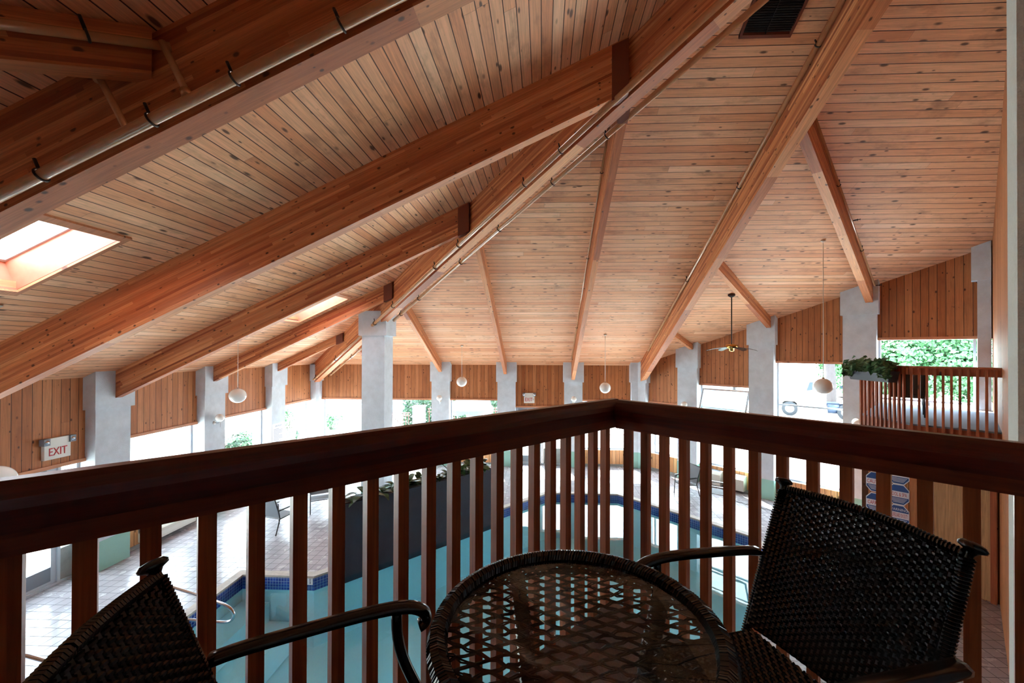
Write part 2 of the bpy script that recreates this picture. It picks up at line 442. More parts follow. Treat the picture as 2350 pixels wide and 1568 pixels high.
def wall_pieces(name, origin, d, pieces, mat, thick=0.12, out=None):
    """vertical wall along unit dir d; pieces = (s0, s1, zlow(s), zhigh(s)) in plan distance"""
    m = frame(origin, d); b = MB(); nrm = out
    for (s0, s1, a0, a1, b0, b1) in pieces:
        P = lambda s, z, k: Vector(origin) + Vector(d)*s + Vector(nrm)*k + Vector((0, 0, z-origin[2]))
        b.hexa([P(s0, a0, 0), P(s1, a1, 0), P(s1, b1, 0), P(s0, b0, 0)], [P(s0, a0, thick), P(s1, a1, thick), P(s1, b1, thick), P(s0, b0, thick)])
    return struct(fixnormals(b.build(name, mat, mw=m)))

BX = [-6.99, -4.25, -1.50, 1.26]          # columns along the back wall
LYs = [14.30, 11.46, 8.66, 5.88]          # columns along the left wall
BACK = [-XL] + BX + [XC]
LEFT = [YB] + LYs + [3.30]
D45 = Vector((1/S2, -1/S2, 0)); N45 = Vector((1/S2, 1/S2, 0))
def RP(x): return Vector((x, XC+YB-x, 0))   # point on the right 45 degree wall
RIGHT = [XC, 5.50, 7.26, 9.03, EX]
RHEAD = [HEAD, -1.19, -0.32, 0.37]
NLd = Vector((1/S2, -1/S2, 0)); NLn = Vector((-1/S2, -1/S2, 0))
NLx = [-XL, -8.0, -6.25, -4.5, WX]

# back wall
p = []; low = []; curb = []
for i in range(5):
    s0, s1 = BACK[i]+XL, BACK[i+1]+XL; hd = DOORHEAD if i == 3 else HEAD
    p.append((s0, s1, hd, hd, ZE+.03, ZE+.03))
    if i != 3: low.append((s0, s1, -4.68, -4.68, -4.11, -4.11)); curb.append((s0, s1, DECK-.02, DECK-.02, -4.68, -4.68))
wall_pieces('wall_back', (-XL, YB, DECK), (1, 0, 0), p, M['wall_wood'], out=(0, 1, 0))
wall_pieces('wall_back', (-XL, YB, DECK), (1, 0, 0), low, M['low_wood'], 0.30, out=(0, 1, 0))
wall_pieces('wall_back', (-XL, YB-.02, DECK), (1, 0, 0), curb, M['concrete'], 0.34, out=(0, 1, 0))
# left wall
p = []; low = []; curb = []
for i in range(5):
    s0, s1 = YB-LEFT[i], YB-LEFT[i+1]; hd = DOORHEAD if i == 3 else HEAD
    p.append((s0, s1, hd, hd, ZE+.03, ZE+.03))
    if i != 3: low.append((s0, s1, -4.68, -4.68, -4.11, -4.11)); curb.append((s0, s1, DECK-.02, DECK-.02, -4.68, -4.68))
wall_pieces('wall_left', (-XL, YB, DECK), (0, -1, 0), p, M['wall_wood'], out=(-1, 0, 0))
wall_pieces('wall_left', (-XL, YB, DECK), (0, -1, 0), low, M['low_wood'], 0.30, out=(-1, 0, 0))
wall_pieces('wall_left', (-XL+.02, YB, DECK), (0, -1, 0), curb, M['concrete'], 0.34, out=(-1, 0, 0))
# right wall (45 degrees, raked top)
p = []; low = []; curb = []
for i in range(4):
    xa, xb = RIGHT[i], RIGHT[i+1]; s0, s1 = (xa-XC)*S2, (xb-XC)*S2
    p.append((s0, s1, RHEAD[i], RHEAD[i], zb(0, RP(xa).y)+.03, zb(0, RP(xb).y)+.03))
    low.append((s0, s1, -4.68, -4.68, -4.11, -4.11)); curb.append((s0, s1, DECK-.02, DECK-.02, -4.68, -4.68))
o3 = (XC, YB, DECK)
wall_pieces('wall_right', o3, D45, p, M['wall_wood'], out=N45)
wall_pieces('wall_right', o3, D45, low, M['low_wood'], 0.30, out=N45)
wall_pieces('wall_right', (XC-.014, YB-.014, DECK), D45, curb, M['concrete'], 0.34, out=N45)
# near left 45 degree wall (right one's plan mirrored; unseen, made windowless to keep the near side dark)
p = []
for i in range(4):
    xa, xb = NLx[i], NLx[i+1]; s0, s1 = (xa+XL)*S2, (xb+XL)*S2; hd = RHEAD[i]
    p.append((s0, s1, DECK-.02, DECK-.02, zl(xa, 0)+.03, zl(xb, 0)+.03))
wall_pieces('wall_near_left', (-XL, 3.3, DECK), NLd, p, M['wall_wood'], out=NLn)
# long inner wall, x - y = WOFF
din = Vector((-1/S2, -1/S2, 0)); nin = (1/S2, -1/S2, 0)
L1 = (Vector((EX, EY, 0))-Vector((HX, HY, 0))).length; L2 = (Vector((EX, EY, 0))-Vector((WX, WY, 0))).length
wall_pieces('wall_inner', (EX, EY, DECK), din, [(0, L1, DECK-.02, DECK-.02, zb(0, EY)+.03, zb(0, HY)+.03)], M['wall_wood'], 0.2, out=nin)
s_of = lambda S: (7.28-S)/S2      # plan distance along the inner wall from the hip line
AO0, AO1 = 2.75, -2.60            # opening onto our balcony, in x+y
wall_pieces('wall_inner', (HX, HY, DECK), din, [(0, s_of(AO0), DECK-.02, DECK-.02, zb(0, HY)+.03, zl((AO0+WOFF)/2, 0)+.03),
    (s_of(AO0), s_of(AO1), 1.15, 1.15, zl((AO0+WOFF)/2, 0)+.03, zl((AO1+WOFF)/2, 0)+.03),
    (s_of(AO0), s_of(AO1), DECK-.02, DECK-.02, -1.90, -1.90),
    (s_of(AO1), L2-L1, DECK-.02, DECK-.02, zl((AO1+WOFF)/2, 0)+.03, zl(WX, 0)+.03)], M['wall_wood'], 0.2, out=nin)
def DIq(s, q): return ((s+q)/2, (s-q)/2)
AQ = 3.6
for nm, pp_, z0_, z1_, mt_ in (('wall_room', [DIq(AO0+.2, WOFF+.28), DIq(AO0+.2, AQ), DIq(AO0, AQ), DIq(AO0, WOFF+.28)], -1.90, 1.2, 'stucco'), ('wall_room', [DIq(AO1, WOFF+.28), DIq(AO1, AQ), DIq(AO1-.2, AQ), DIq(AO1-.2, WOFF+.28)], -1.90, 1.2, 'stucco'),
        ('wall_room', [DIq(AO0+.2, AQ), DIq(AO0+.2, AQ+.2), DIq(AO1-.2, AQ+.2), DIq(AO1-.2, AQ)], -1.90, 1.2, 'stucco'), ('ceiling', [DIq(AO0+.2, WOFF+.28), DIq(AO0+.2, AQ+.2), DIq(AO1-.2, AQ+.2), DIq(AO1-.2, WOFF+.28)], 1.2, 1.35, 'stucco'),
        ('floor', [DIq(AO0, WOFF), DIq(AO0, AQ), DIq(AO1, AQ), DIq(AO1, WOFF)], BAL-.15, BAL-.002, 'deck_floor')):
    struct(fixnormals(MB().prism(pp_, z0_, z1_).build(nm, M[mt_])))

# trim boards below the plank walls
def trim(n, a, b, z, nrm, mat=None):
    a, b = Vector(a), Vector(b); d = (b-a).normalized(); nrm = Vector(nrm)
    q = MB(); P = lambda base, k, zz: Vector((base.x, base.y, 0)) + nrm*k + Vector((0, 0, zz))
    q.hexa([P(a, -.03, z-.05), P(b, -.03, z-.05), P(b, -.03, z+.02), P(a, -.03, z+.02)], [P(a, .16, z-.05), P(b, .16, z-.05), P(b, .16, z+.02), P(a, .16, z+.02)])
    return struct(fixnormals(q.build('trim_%d' % n, mat or M['trim_wood'], mw=frame(a, d))))
tn = 1
for i in range(5):
    trim(tn, (BACK[i], YB, 0), (BACK[i+1], YB, 0), DOORHEAD if i == 3 else HEAD, (0, 1, 0)); tn += 1
for i in range(5):
    trim(tn, (-XL, LEFT[i], 0), (-XL, LEFT[i+1], 0), DOORHEAD if i == 3 else HEAD, (-1, 0, 0)); tn += 1
for i in range(4):
    trim(tn, RP(RIGHT[i]), RP(RIGHT[i+1]), RHEAD[i], N45); tn += 1

# ------------------------------------------------------------------ deck and pool
POOL = [(-6.35, 2.6), (-6.35, 8.42), (-4.80, 8.42), (-4.36, 8.86), (-1.55, 11.95), (0.18, 13.68), (2.5, 13.68), (5.35, 10.78), (5.35, 9.2), (3.6, 7.2), (-1.0, 2.6)]
DECKP = [(-XL-.3, YB+.3), (-XL-.3, 3.0), (WX-.1, WY-.1), (EX+.3, EY-.1), (XC+.1, YB+.3)]
def flat_with_hole(name, outer, inner, z0, z1, mat):
    loops = [[Vector((p[0], p[1], 0)) for p in outer]] + ([[Vector((p[0], p[1], 0)) for p in inner]] if inner else [])
    tris = tessellate_polygon(loops); pts = [p for l in loops for p in l]; n = len(pts)
    vs = [(p.x, p.y, z1) for p in pts] + [(p.x, p.y, z0) for p in pts]
    fs = [tuple(t) for t in tris] + [tuple(i+n for i in reversed(t)) for t in tris]
    k = 0
    for l in loops:
        L = len(l)
        for i in range(L): fs.append((k+i, k+(i+1) % L, n+k+(i+1) % L, n+k+i))
        k += L
    b = MB(); b.add(vs, fs); return fixnormals(b.build(name, mat))
def inset(poly, d):
    n = len(poly); out = []
    area = sum(poly[i][0]*poly[(i+1) % n][1]-poly[(i+1) % n][0]*poly[i][1] for i in range(n)); sg = 1 if area > 0 else -1
    for i in range(n):
        p0, p1, p2 = Vector(poly[i-1]), Vector(poly[i]), Vector(poly[(i+1) % n])
        e1 = (p1-p0).normalized(); e2 = (p2-p1).normalized()
        n1 = Vector((-e1.y, e1.x))*sg; n2 = Vector((-e2.y, e2.x))*sg
        k = (n1+n2); k = k/ max(0.3, k.dot(n1)); out.append(tuple(p1 + k*d))
    return out
struct(flat_with_hole('floor', DECKP, inset(POOL, -.16), DECK-.2, DECK, M['deck']))
pool = empty('swimming_pool', (-.5, 8, DECK-1.6), 0, 'indoor swimming pool of pale turquoise water with a blue tile band', 'pool')
cp = flat_with_hole('coping', inset(POOL, -.16), inset(POOL, 0.02), DECK-.03, DECK+.012, M['coping'])
cp.parent = pool; cp.matrix_basis = world_of(pool).inverted()
for i in range(len(POOL)):      # tile band, one strip per side
    a, b_ = Vector((*POOL[i], 0)), Vector((*POOL[(i+1) % len(POOL)], 0)); d = (b_-a).normalized(); nn = Vector((-d.y, d.x, 0))
    q = MB(); z0, z1 = DECK-.30, DECK-.03
    q.hexa([a+Vector((0, 0, z0)), b_+Vector((0, 0, z0)), b_+Vector((0, 0, z1)), a+Vector((0, 0, z1))],
           [a+nn*.02+Vector((0, 0, z0)), b_+nn*.02+Vector((0, 0, z0)), b_+nn*.02+Vector((0, 0, z1)), a+nn*.02+Vector((0, 0, z1))])
    fixnormals(q.build('tile_band', M['blue_tile'], pool, mw=frame(a+Vector((0, 0, z0)), d)))
q = MB(); n = len(POOL); zf = DECK-1.5
q.add([(p[0], p[1], DECK-.15) for p in inset(POOL, -.01)] + [(p[0], p[1], zf) for p in inset(POOL, -.01)], [(i, (i+1) % n, n+(i+1) % n, n+i) for i in range(n)])
q.add([(-7, 2, zf), (6.2, 2, zf), (6.2, 14.2, zf), (-7, 14.2, zf)], [(0, 1, 2, 3)])
q.build('basin', M['plaster'], pool)
q = MB(); q.box(-6.35, -5.75, 5.2, 8.4, zf, DECK-.55); q.box(-5.75, -5.2, 5.2, 8.4, zf, DECK-.95)
q.build('entry_step', M['plaster'], pool)
wpoly = inset(POOL, 0.0)
loops = [[Vector((p_[0], p_[1], 0)) for p_ in wpoly]]; tr_ = tessellate_polygon(loops)
q = MB(); q.add([(p_[0], p_[1], DECK-.175) for p_ in wpoly], [tuple(t_) for t_ in tr_]); w_ = q.build('water', M['water'], pool)
fixnormals(w_)
for p_ in w_.data.polygons:
    pass
if w_.data.polygons[0].normal.z < 0: w_.data.flip_normals()
q = MB(); q.hexa([(-4.86, 8.415, DECK-.16), (-4.815, 8.415, DECK-.16), (-4.815, 8.415, DECK-.05), (-4.86, 8.415, DECK-.05)],
                 [(-4.86, 8.40, DECK-.16), (-4.815, 8.40, DECK-.16), (-4.815, 8.40, DECK-.05), (-4.86, 8.40, DECK-.05)])
dt = MB(); dt.box(-5.05, -4.82, 8.395, 8.41, DECK-.165, DECK-.035); mk = dt.build('depth_tile', M['white_sign'], pool)
mk['label'] = 'white depth marker tile reading 3 1/2'
text('3', .15, M['dark_ink'], text_frame((-4.98, 8.39, DECK-.10), (1, 0, 0)), mk, 'numeral')
text('1\n2', .06, M['dark_ink'], text_frame((-4.87, 8.39, DECK-.09), (1, 0, 0)), mk, 'numeral')

# ------------------------------------------------------------------ columns
SHAFT = .74; CAP = .84
def column(loc, ang, zcap, ztopf, w=CAP, label='', proj=.28, cap_depth=.80, sh=SHAFT, base=True, teal_z=-4.13):
    """local +x = into the room, y = along the wall; the room face lies `proj` in front of the wall plane"""
    t = empty('stucco_column', (loc[0], loc[1], DECK), ang, label, 'column', None)
    Mw = world_of(t)
    def blk(hw, x1, x0, z0, z1):
        b = MB(); pts = [(x0, -hw), (x1, -hw), (x1, hw), (x0, hw)]; w_ = [Mw @ Vector((a, b2, 0)) for a, b2 in pts]
        zz = lambda v: (z1(v.x, v.y) if callable(z1) else z1)
        b.hexa([Vector((v.x, v.y, z0)) for v in w_], [Vector((v.x, v.y, zz(v))) for v in w_]); return b
    fixnormals(blk(sh/2, proj-.05, proj-.05-cap_depth+.1, teal_z if base else DECK, zcap+.01).build('shaft', M['stucco'], t))
    fixnormals(blk(w/2, proj, proj-cap_depth, zcap, ztopf).build('capital', M['stucco'], t))
    if base: fixnormals(blk(sh/2+.004, proj-.046, proj-.05-cap_depth+.1, DECK, teal_z).build('painted_base', M['teal'], t))
    return t
names_b = ['beside the open corner behind the free standing column', 'second from the free standing column', 'left of the back exit sign', 'right of the back exit sign']
top_b = lambda x, y: zb(0, min(y, YB))+.0
for x, nm in zip(BX, names_b): column((x, YB, 0), -math.pi/2, CAPB, lambda x_, y_: zb(0, min(y_, YB)), label='pale stucco column in the back window wall, ' + nm)
names_l = ['with a posted notice, nearest the far corner', 'with a globe sconce, between two bays of shrubs', 'wide in view, just right of the left exit sign', 'nearest the left picture edge beyond the exit sign bay']
for y, nm in zip(LYs, names_l): column((-XL, y, 0), 0, CAPB, lambda x_, y_: zl(max(x_, -XL), 0), label='pale stucco column in the left wall, ' + nm)
capz = [-.62, .208, 1.035]
for x, cz, nm in zip(RIGHT[1:4], capz, ['left of the ceiling fan', 'right of the ceiling fan', 'behind the far balcony, tallest of the row']):
    P = RP(x); column((P.x, P.y, 0), math.radians(225), cz, lambda x_, y_: zb(0, y_) if x_+y_ < XC+YB else zb(0, y_-(x_+y_-XC-YB)/2), label='pale stucco column in the right slanted wall, ' + nm)
# corner columns
def poly_col(name, label, poly_s, poly_c, zcap, ztop, tealz=-4.13):
    cx_ = sum(p_[0] for p_ in poly_s)/len(poly_s); cy_ = sum(p_[1] for p_ in poly_s)/len(poly_s)
    t = empty(name, (cx_, cy_, DECK), 0, label, 'column')
    fixnormals(MB().prism(poly_s, tealz, zcap+.01).build('shaft', M['stucco'], t))
    fixnormals(MB().prism(poly_c, zcap, ztop).build('capital', M['stucco'], t))
    fixnormals(MB().prism([(cx_+(a-cx_)*1.01, cy_+(b-cy_)*1.01) for a, b in poly_s], DECK, tealz).build('painted_base', M['teal'], t))
    return t
k = .28
# column where back wall turns into the right slanted wall
a1 = (3.57, YB-k); a2 = (XC-.12, YB-k); a3 = (XC-.12+.30, YB-k-.30)
poly_col('stucco_column', 'pale stucco corner column under the long rafter foot, where the back wall turns right',
         [(3.62, YB-k+.05), (XC-.10, YB-k+.05), (XC-.10+.24, YB-k+.05-.24), (XC+.55, YB-.10), (XC+.1, YB+.4), (3.62, YB+.4)],
         [(3.57, YB-k), (XC-.12, YB-k), (XC-.12+.28, YB-k-.28), (XC+.55, YB-.17), (XC+.1, YB+.4), (3.57, YB+.4)], CAPB, lambda x_, y_: zb(0, min(YB, y_)))
poly_col('stucco_column', 'pale stucco corner column where the left and back walls meet',
         [(-XL-.3, YB+.3), (-XL-.3, YB-.30), (-XL+.23, YB-.30), (-XL+.33, YB-.23), (-XL+.33, YB+.3)],
         [(-XL-.3, YB+.3), (-XL-.3, YB-.36), (-XL+.28, YB-.36), (-XL+.40, YB-.28), (-XL+.40, YB+.3)], CAPB, ZE)
poly_col('stucco_column', 'pale stucco corner column at the near end of the left wall',
         [(-XL-.3, 3.6), (-XL-.3, 3.0), (-XL+.2, 2.6), (-XL+.4, 2.8), (-XL+.23, 3.6)],
         [(-XL-.3, 3.65), (-XL-.3, 3.0), (-XL+.2, 2.5), (-XL+.45, 2.75), (-XL+.28, 3.65)], CAPB, lambda x_, y_: zl(x_, 0))
# end of the right wall against the inner wall
E_ = Vector((EX, EY, 0)); u1 = -D45; nI = -N45
pc = lambda s, q: tuple((E_ + u1*s + nI*q)[:2])
poly_col('stucco_column', 'narrow pale stucco column at the right end of the slanted wall, behind the far balcony',
         [pc(.02, -.4), pc(.24, -.4), pc(.24, .23), pc(.02, .23)], [pc(.02, -.4), pc(.34, -.4), pc(.34, .28), pc(.02, .28)], 1.72, lambda x_, y_: zb(0, y_)-.01)
# free standing column under the hip beam
cx0, cy0 = -5.10, 12.40
h_ = .345; hc = .42
t = empty('stucco_column', (cx0, cy0, DECK), 0, 'free standing grey stucco column carrying the diagonal hip beam', 'column')
MB().box(cx0-h_, cx0+h_, cy0-h_, cy0+h_, -4.13, .45).build('shaft', M['stucco'], t)
MB().prism([(cx0-hc, cy0-hc), (cx0+hc, cy0-hc), (cx0+hc, cy0+hc), (cx0-hc, cy0+hc)], .44, lambda x_, y_: min(zroof(x_, y_)-.02, 1.18)).build('capital', M['stucco'], t)
MB().box(cx0-h_-.005, cx0+h_+.005, cy0-h_-.005, cy0+h_+.005, DECK, -4.13).build('painted_base', M['teal'], t)
sw = MB(); sw.box(cx0+.12, cx0+.25, cy0-h_-.03, cy0-h_, -2.85, -2.64); swo = sw.build('switch_box', M['white_plastic'], t)
MB().box(cx0+.175, cx0+.195, cy0-h_-.05, cy0-h_-.03, -2.76, -2.70).build('toggle', M['iron'], swo)
# pilaster right of the camera, stands out of the inner wall
def DI(s, q): # s along x+y, q = x-y
    return ((s+q)/2, (s-q)/2)
pil = MB(); pp = [DI(5.05, .27), DI(6.1, .265), DI(6.1, .60), DI(5.05, .60)]
pil.prism(pp, DECK, lambda x_, y_: zroof(x_, y_)-.01)
o = fixnormals(pil.build('stucco_pilaster', M['stucco_grey'], loc=(*DI(5.5, .4), DECK)))
tag(o, 'grey rough stucco pilaster at the right picture edge, running from deck to ceiling', 'pilaster')

# ------------------------------------------------------------------ beams
def beam(name, a, b, w, dep, lat, label, zf, drop=0.0, group=None):
    """a, b plan points (foot, head); lat lateral unit vector; follows roof zf"""
    a, b = Vector((*a, 0)), Vector((*b, 0)); A = Vector((a.x, a.y, zf(a.x, a.y)-drop)); B = Vector((b.x, b.y, zf(b.x, b.y)-drop))
    m = frame(A, B-A); l = Vector(lat)*w/2; dz = Vector((0, 0, dep))
    q = MB(); q.hexa([A-l, A+l, A+l-dz, A-l-dz], [B-l, B+l, B+l-dz, B-l-dz])
    o = fixnormals(q.build(name, M['beam'], mw=m)); return tag(o, label, 'beam', group)
hipmid = lambda x: 7.28 - x
def plate(par, c, d, w, dep, zf, lx=.24):
    """steel hanger plates at the head of a rafter"""
    a = Vector((*c, 0)); d = Vector(d).normalized(); b_ = a - d*lx; sd = Vector((-d.y, d.x, 0))*(w/2+.008)
    A = Vector((a.x, a.y, zf(a.x, a.y)-.02)); B = Vector((b_.x, b_.y, zf(b_.x, b_.y)-.02)); dz = Vector((0, 0, dep+.01))
    q = MB(); q.hexa([A-sd, A+sd, A+sd-dz, A-sd-dz], [B-sd, B+sd, B+sd-dz, B-sd-dz])
    o = fixnormals(q.build('hanger_bracket', M['bracket'], par)); return o
hipL = 7.28-.145; hipR = 7.28+.145
lab_l = ['shortest rafter of the left roof slope, above the column with the posted notice', 'rafter of the left slope meeting the hip beam at the free standing column',
         'middle rafter of the left slope, foot on the wide left column', 'long deep rafter of the left slope crossing the picture below the near skylight']
for y, dep, w, lb in zip([14.22, 11.39, 8.72, 5.92], [.29, .44, .60, .78], [.13, .14, .15, .17], lab_l):
    o = beam('rafter_beam', (-XL+.02, y), (hipL-y, y), w, dep, (0, 1, 0), lb, zl)
    plate(o, (hipL-y, y), (1, 0, 0), w, dep, zl)
lab_b = ['short rafter of the back slope half hidden behind the free standing column', 'second rafter of the back slope, foot left of the tent window', 'rafter of the back slope ending left of the back exit sign', 'long rafter of the back slope with a pipe, ending right of the exit sign']
for x, dep, w, lb in zip([-6.98, -4.25, -1.545, 1.24], [.29, .42, .50, .72], [.13, .13, .12, .14], lab_b):
    o = beam('rafter_beam', (x, YB-.02), (x, hipR-x), w, dep, (1, 0, 0), lb, zb)
    plate(o, (x, hipR-x), (0, -1, 0), w, dep, zb)
jb = beam('rafter_beam', (-XL+.02, 3.17), (3.17+WOFF-.02, 3.17), .20, .82, (0, 1, 0), 'massive dark rafter with a pipe across the top left of the picture', zl)
db = beam('rafter_beam', (4.05, YB-.02), (4.05, 4.05-WOFF+.02), .20, .80, (1, 0, 0), 'massive long rafter right of centre with jack rafters on its right side', zb)
hb = beam('hip_beam', (-XL+.2, 7.28+XL-.2), (HX-.02, HY+.02), .20, .86, (1/S2, 1/S2, 0), 'long diagonal hip beam flanked by two pipes, rising from the far corner', zb)
for ofs, dep, w, lb in ((9.72, .20, .12, 'smallest jack rafter, left of the ceiling fan'), (6.12, .34, .13, 'middle jack rafter above the ceiling fan'), (2.60, .56, .16, 'longest jack rafter with a pipe, ending at the column behind the far balcony')):
    xf = (XC+YB-.02-ofs)/2; o = beam('jack_rafter', (xf, xf+ofs), (4.14, 4.14+ofs), w, dep, (-1/S2, 1/S2, 0), lb, zb)
# near left jack rafters (x+y = -6.42 wall)
for ofs, dep, w, lb in ((6.15, .36, .16, 'dark jack rafter at the top left corner, running left from the massive rafter'), (2.6, .56, .16, 'dark jack rafter above and behind the viewer on the near left slope')):
    xf = (-6.40-ofs)/2; yj = 3.07; o = beam('jack_rafter', (xf, xf+ofs), (yj-ofs, yj), w, dep, (-1/S2, 1/S2, 0), lb, zl)

# ------------------------------------------------------------------ skylights
for (xa, xb), (ya, yb), lb in ((SKY[0][0], SKY[0][1], 'bright skylight in the left slope at the left picture edge'), (SKY[1][0], SKY[1][1], 'small looking skylight in the left slope between two rafters, above the hanging globe')):
    t = empty('skylight', ((xa+xb)/2, (ya+yb)/2, zl((xa+xb)/2, 0)), 0, lb, 'skylight')
    nrm = Vector((-T, 0, 1)).normalized(); q = MB()
    C4 = [Vector((x_, y_, zl(x_, 0))) for x_, y_ in ((xa+.012, ya+.012), (xb-.012, ya+.012), (xb-.012, yb-.012), (xa+.012, yb-.012))]
    dc = sum(C4, Vector())/4
    for i in range(4):
        a, b_ = C4[i], C4[(i+1) % 4]; ao = a + (a-dc).normalized()*.05; bo = b_ + (b_-dc).normalized()*.05
        q.hexa([a, b_, b_+nrm*.45, a+nrm*.45], [ao, bo, bo+nrm*.45, ao+nrm*.45])
    fixnormals(q.build('shaft', M['shaft_wood'], t))
    q = MB()
    for i in range(4):
        a, b_ = C4[i], C4[(i+1) % 4]; e = lambda v, s: dc + (v-dc)*s
        q.hexa([e(a, 1.0)-nrm*.03, e(b_, 1.0)-nrm*.03, e(b_, 1.0)+nrm*.005, e(a, 1.0)+nrm*.005], [e(a, 1.14)-nrm*.03, e(b_, 1.14)-nrm*.03, e(b_, 1.14)+nrm*.005, e(a, 1.14)+nrm*.005])
    fixnormals(q.build('trim_frame', M['trim_wood'], t, mw=frame(C4[0], (1, 0, T))))
    q = MB()
    for i in range(4):
        a, b_ = C4[i], C4[(i+1) % 4]; e = lambda v, s: dc + (v-dc)*s
        q.hexa([e(a, .93)+nrm*.40, e(b_, .93)+nrm*.40, e(b_, .93)+nrm*.45, e(a, .93)+nrm*.45], [e(a, 1.02)+nrm*.40, e(b_, 1.02)+nrm*.40, e(b_, 1.02)+nrm*.45, e(a, 1.02)+nrm*.45])
    fixnormals(q.build('metal_frame', M['white_metal'], t))
    q = MB(); q.add([v+nrm*.43 for v in C4], [(0, 1, 2, 3)]); q.build('pane', M['glass'], t)

# ------------------------------------------------------------------ pipes
def hanger(par, p, up_to, r=.045, arm=None):
    q = MB(); q.tube([Vector(p)+Vector((r*1.15*math.cos(a), 0, r*1.15*math.sin(a))) for a in [math.pi*i/8 for i in range(16)]], .006, 5, closed=True)
    q.tube([Vector(p)+Vector((0, 0, r)), up_to], .006, 5)
    return q.build('hanger', M['iron'], par)
def pipe(label, pts, r, hang=(), name='sprinkler_pipe', heads=()):
    q = MB(); q.tube(pts, r, 12); o = q.build(name, M['pipe'], loc=pts[0]); tag(o, label, 'pipe')
    a, b_ = Vector(pts[0]), Vector(pts[-1]); d = (b_-a).normalized()
    for h in hang:
        c = a.lerp(b_, h)
        q = MB(); up1 = Vector((0, 0, 1)); side = d.cross(up1).normalized(); u_ = side.cross(d).normalized()
        q.tube([c + (side*math.cos(t_)+u_*math.sin(t_))*(r*1.15) for t_ in [2*math.pi*i/14 for i in range(14)]], .009, 6, closed=True)
        q.tube([c+u_*r, c+u_*(r+.10)], .012, 6)
        q.build('hanger', M['iron'], o)
    for h in heads:
        c = a.lerp(b_, h); q = MB(); side = d.cross(Vector((0, 0, 1))).normalized()*heads_side
        q.tube([c, c+side*.10], .012, 6); q.lathe([(.03, 0), (.008, .015), (.008, .04), (.022, .045), (.022, .05)], c+side*.10, 8, side)
        q.build('sprinkler_head', M['iron'], o)
    return o
heads_side = -1
def hz(s, off, dz):   # point along the hip: s = x, offset in x+y
    x = s; R = ZE + T*(x+XL); return (x+off/2, 7.28-x+off/2, R-dz)
pipe('upper left pipe running along the left side of the hip beam', [hz(-4.97, -.38, .89), hz(HX-.12, -.38, .89)], .046, (.02, .12, .3, .38, .55, .62, .85))
pipe('right hand pipe running along the right side of the hip beam', [hz(-4.75, .42, .80), hz(HX-.1, .42, .80)], .046, (.04, .13, .3, .42, .55, .65, .85))
pipe('short pipe beyond the free standing column, left side of the hip beam', [hz(-9.1, -.38, .89), hz(-5.35, -.38, .89)], .04, (.05, .5))
pipe('short pipe beyond the free standing column, right side of the hip beam', [hz(-8.9, .42, .80), hz(-5.6, .42, .80)], .04, (.05, .5))
jp = pipe('pipe fixed to the near side of the massive rafter at top left', [(-8.6, 2.99, zl(-8.6, 0)-.77), (3.2, 2.99, zl(3.2, 0)-.77)], .042, (.40, .475, .53, .6, .75))
dr = MB(); dr.tube([(-3.40, 2.95, 2.12), (-3.19, 2.985, 1.69)], .026, 8); dr.lathe([(.036, 0), (.036, .06)], (-3.40, 2.95, 2.10), 10, (.4, .06, -.9))
dr.build('drop_pipe', M['pipe'], jp)
dr = MB(); dr.tube([(-2.90, 2.97, 2.34), (-2.70, 2.985, 1.93)], .026, 8); dr.lathe([(.038, 0), (.038, .06)], (-2.73, 2.985, 1.98), 10, (.4, 0, -.9)); dr.build('drop_pipe', M['pipe'], jp)
kp = pipe('pipe fixed to the side of the dark jack rafter at the top left corner', [(-6.0, -.06, zl(-6.0, 0)-.22), (-2.90, 3.04, zl(-2.9, 0)-.22)], .032, (.5, .9))
pipe('thin pipe along the left side of the rafter right of the exit sign', [(1.125, 16.0, zb(0, 16.0)-.20), (1.125, 6.45, zb(0, 6.45)-.20)], .024, (.25, .6, .85), heads=(0.0, .47, .93))
pipe('thin pipe along the left side of the massive rafter right of centre', [(3.905, 15.3, zb(0, 15.3)-.18), (3.905, 3.6, zb(0, 3.6)-.18)], .034, (.35, .6, .8), heads=(0.0, .45, .78))
heads_side = -1
epx = lambda s: (s, s+2.42, zb(0, s+2.42)-.20)
pipe('thin dark pipe along the right side of the longest jack rafter', [epx(9.0), epx(4.45)], .024, (.3, .7), heads=(.0, .5))
heads_side = 1
# ------------------------------------------------------------------ ceiling vent
def rp(x, y, k=0): return Vector((x, y, zb(0, y)-k))
t = empty('ceiling_vent', (3.15, 5.45, zb(0, 5.45)), 0, 'black slatted vent with a dark frame in the ceiling near the top right', 'vent')
mv = frame((2.8, 5.95, zb(0, 5.95)), (1, 0, 0), (0, T, 1))
V = lambda x, y, k: rp(x, y, k)
x0, x1, y0, y1 = 2.80, 3.53, 4.95, 5.95
q = MB()
for (a0, a1, b0, b1) in ((x0, x1, y1-.04, y1), (x0, x1, y0, y0+.04), (x0, x0+.035, y0, y1), (x1-.035, x1, y0, y1)):
    q.hexa([V(a0, b0, .045), V(a1, b0, .045), V(a1, b1, .045), V(a0, b1, .045)], [V(a0, b0, -.01), V(a1, b0, -.01), V(a1, b1, -.01), V(a0, b1, -.01)])
fixnormals(q.build('frame', M['bracket'], t))
q = MB()
for i in range(34):
    yy = y0+.05+i*(y1-y0-.1)/34
    q.hexa([V(x0+.03, yy, .030), V(x1-.03, yy, .030), V(x1-.03, yy+.006, .030), V(x0+.03, yy+.006, .030)], [V(x0+.03, yy+.014, .002), V(x1-.03, yy+.014, .002), V(x1-.03, yy+.020, .002), V(x0+.03, yy+.020, .002)])
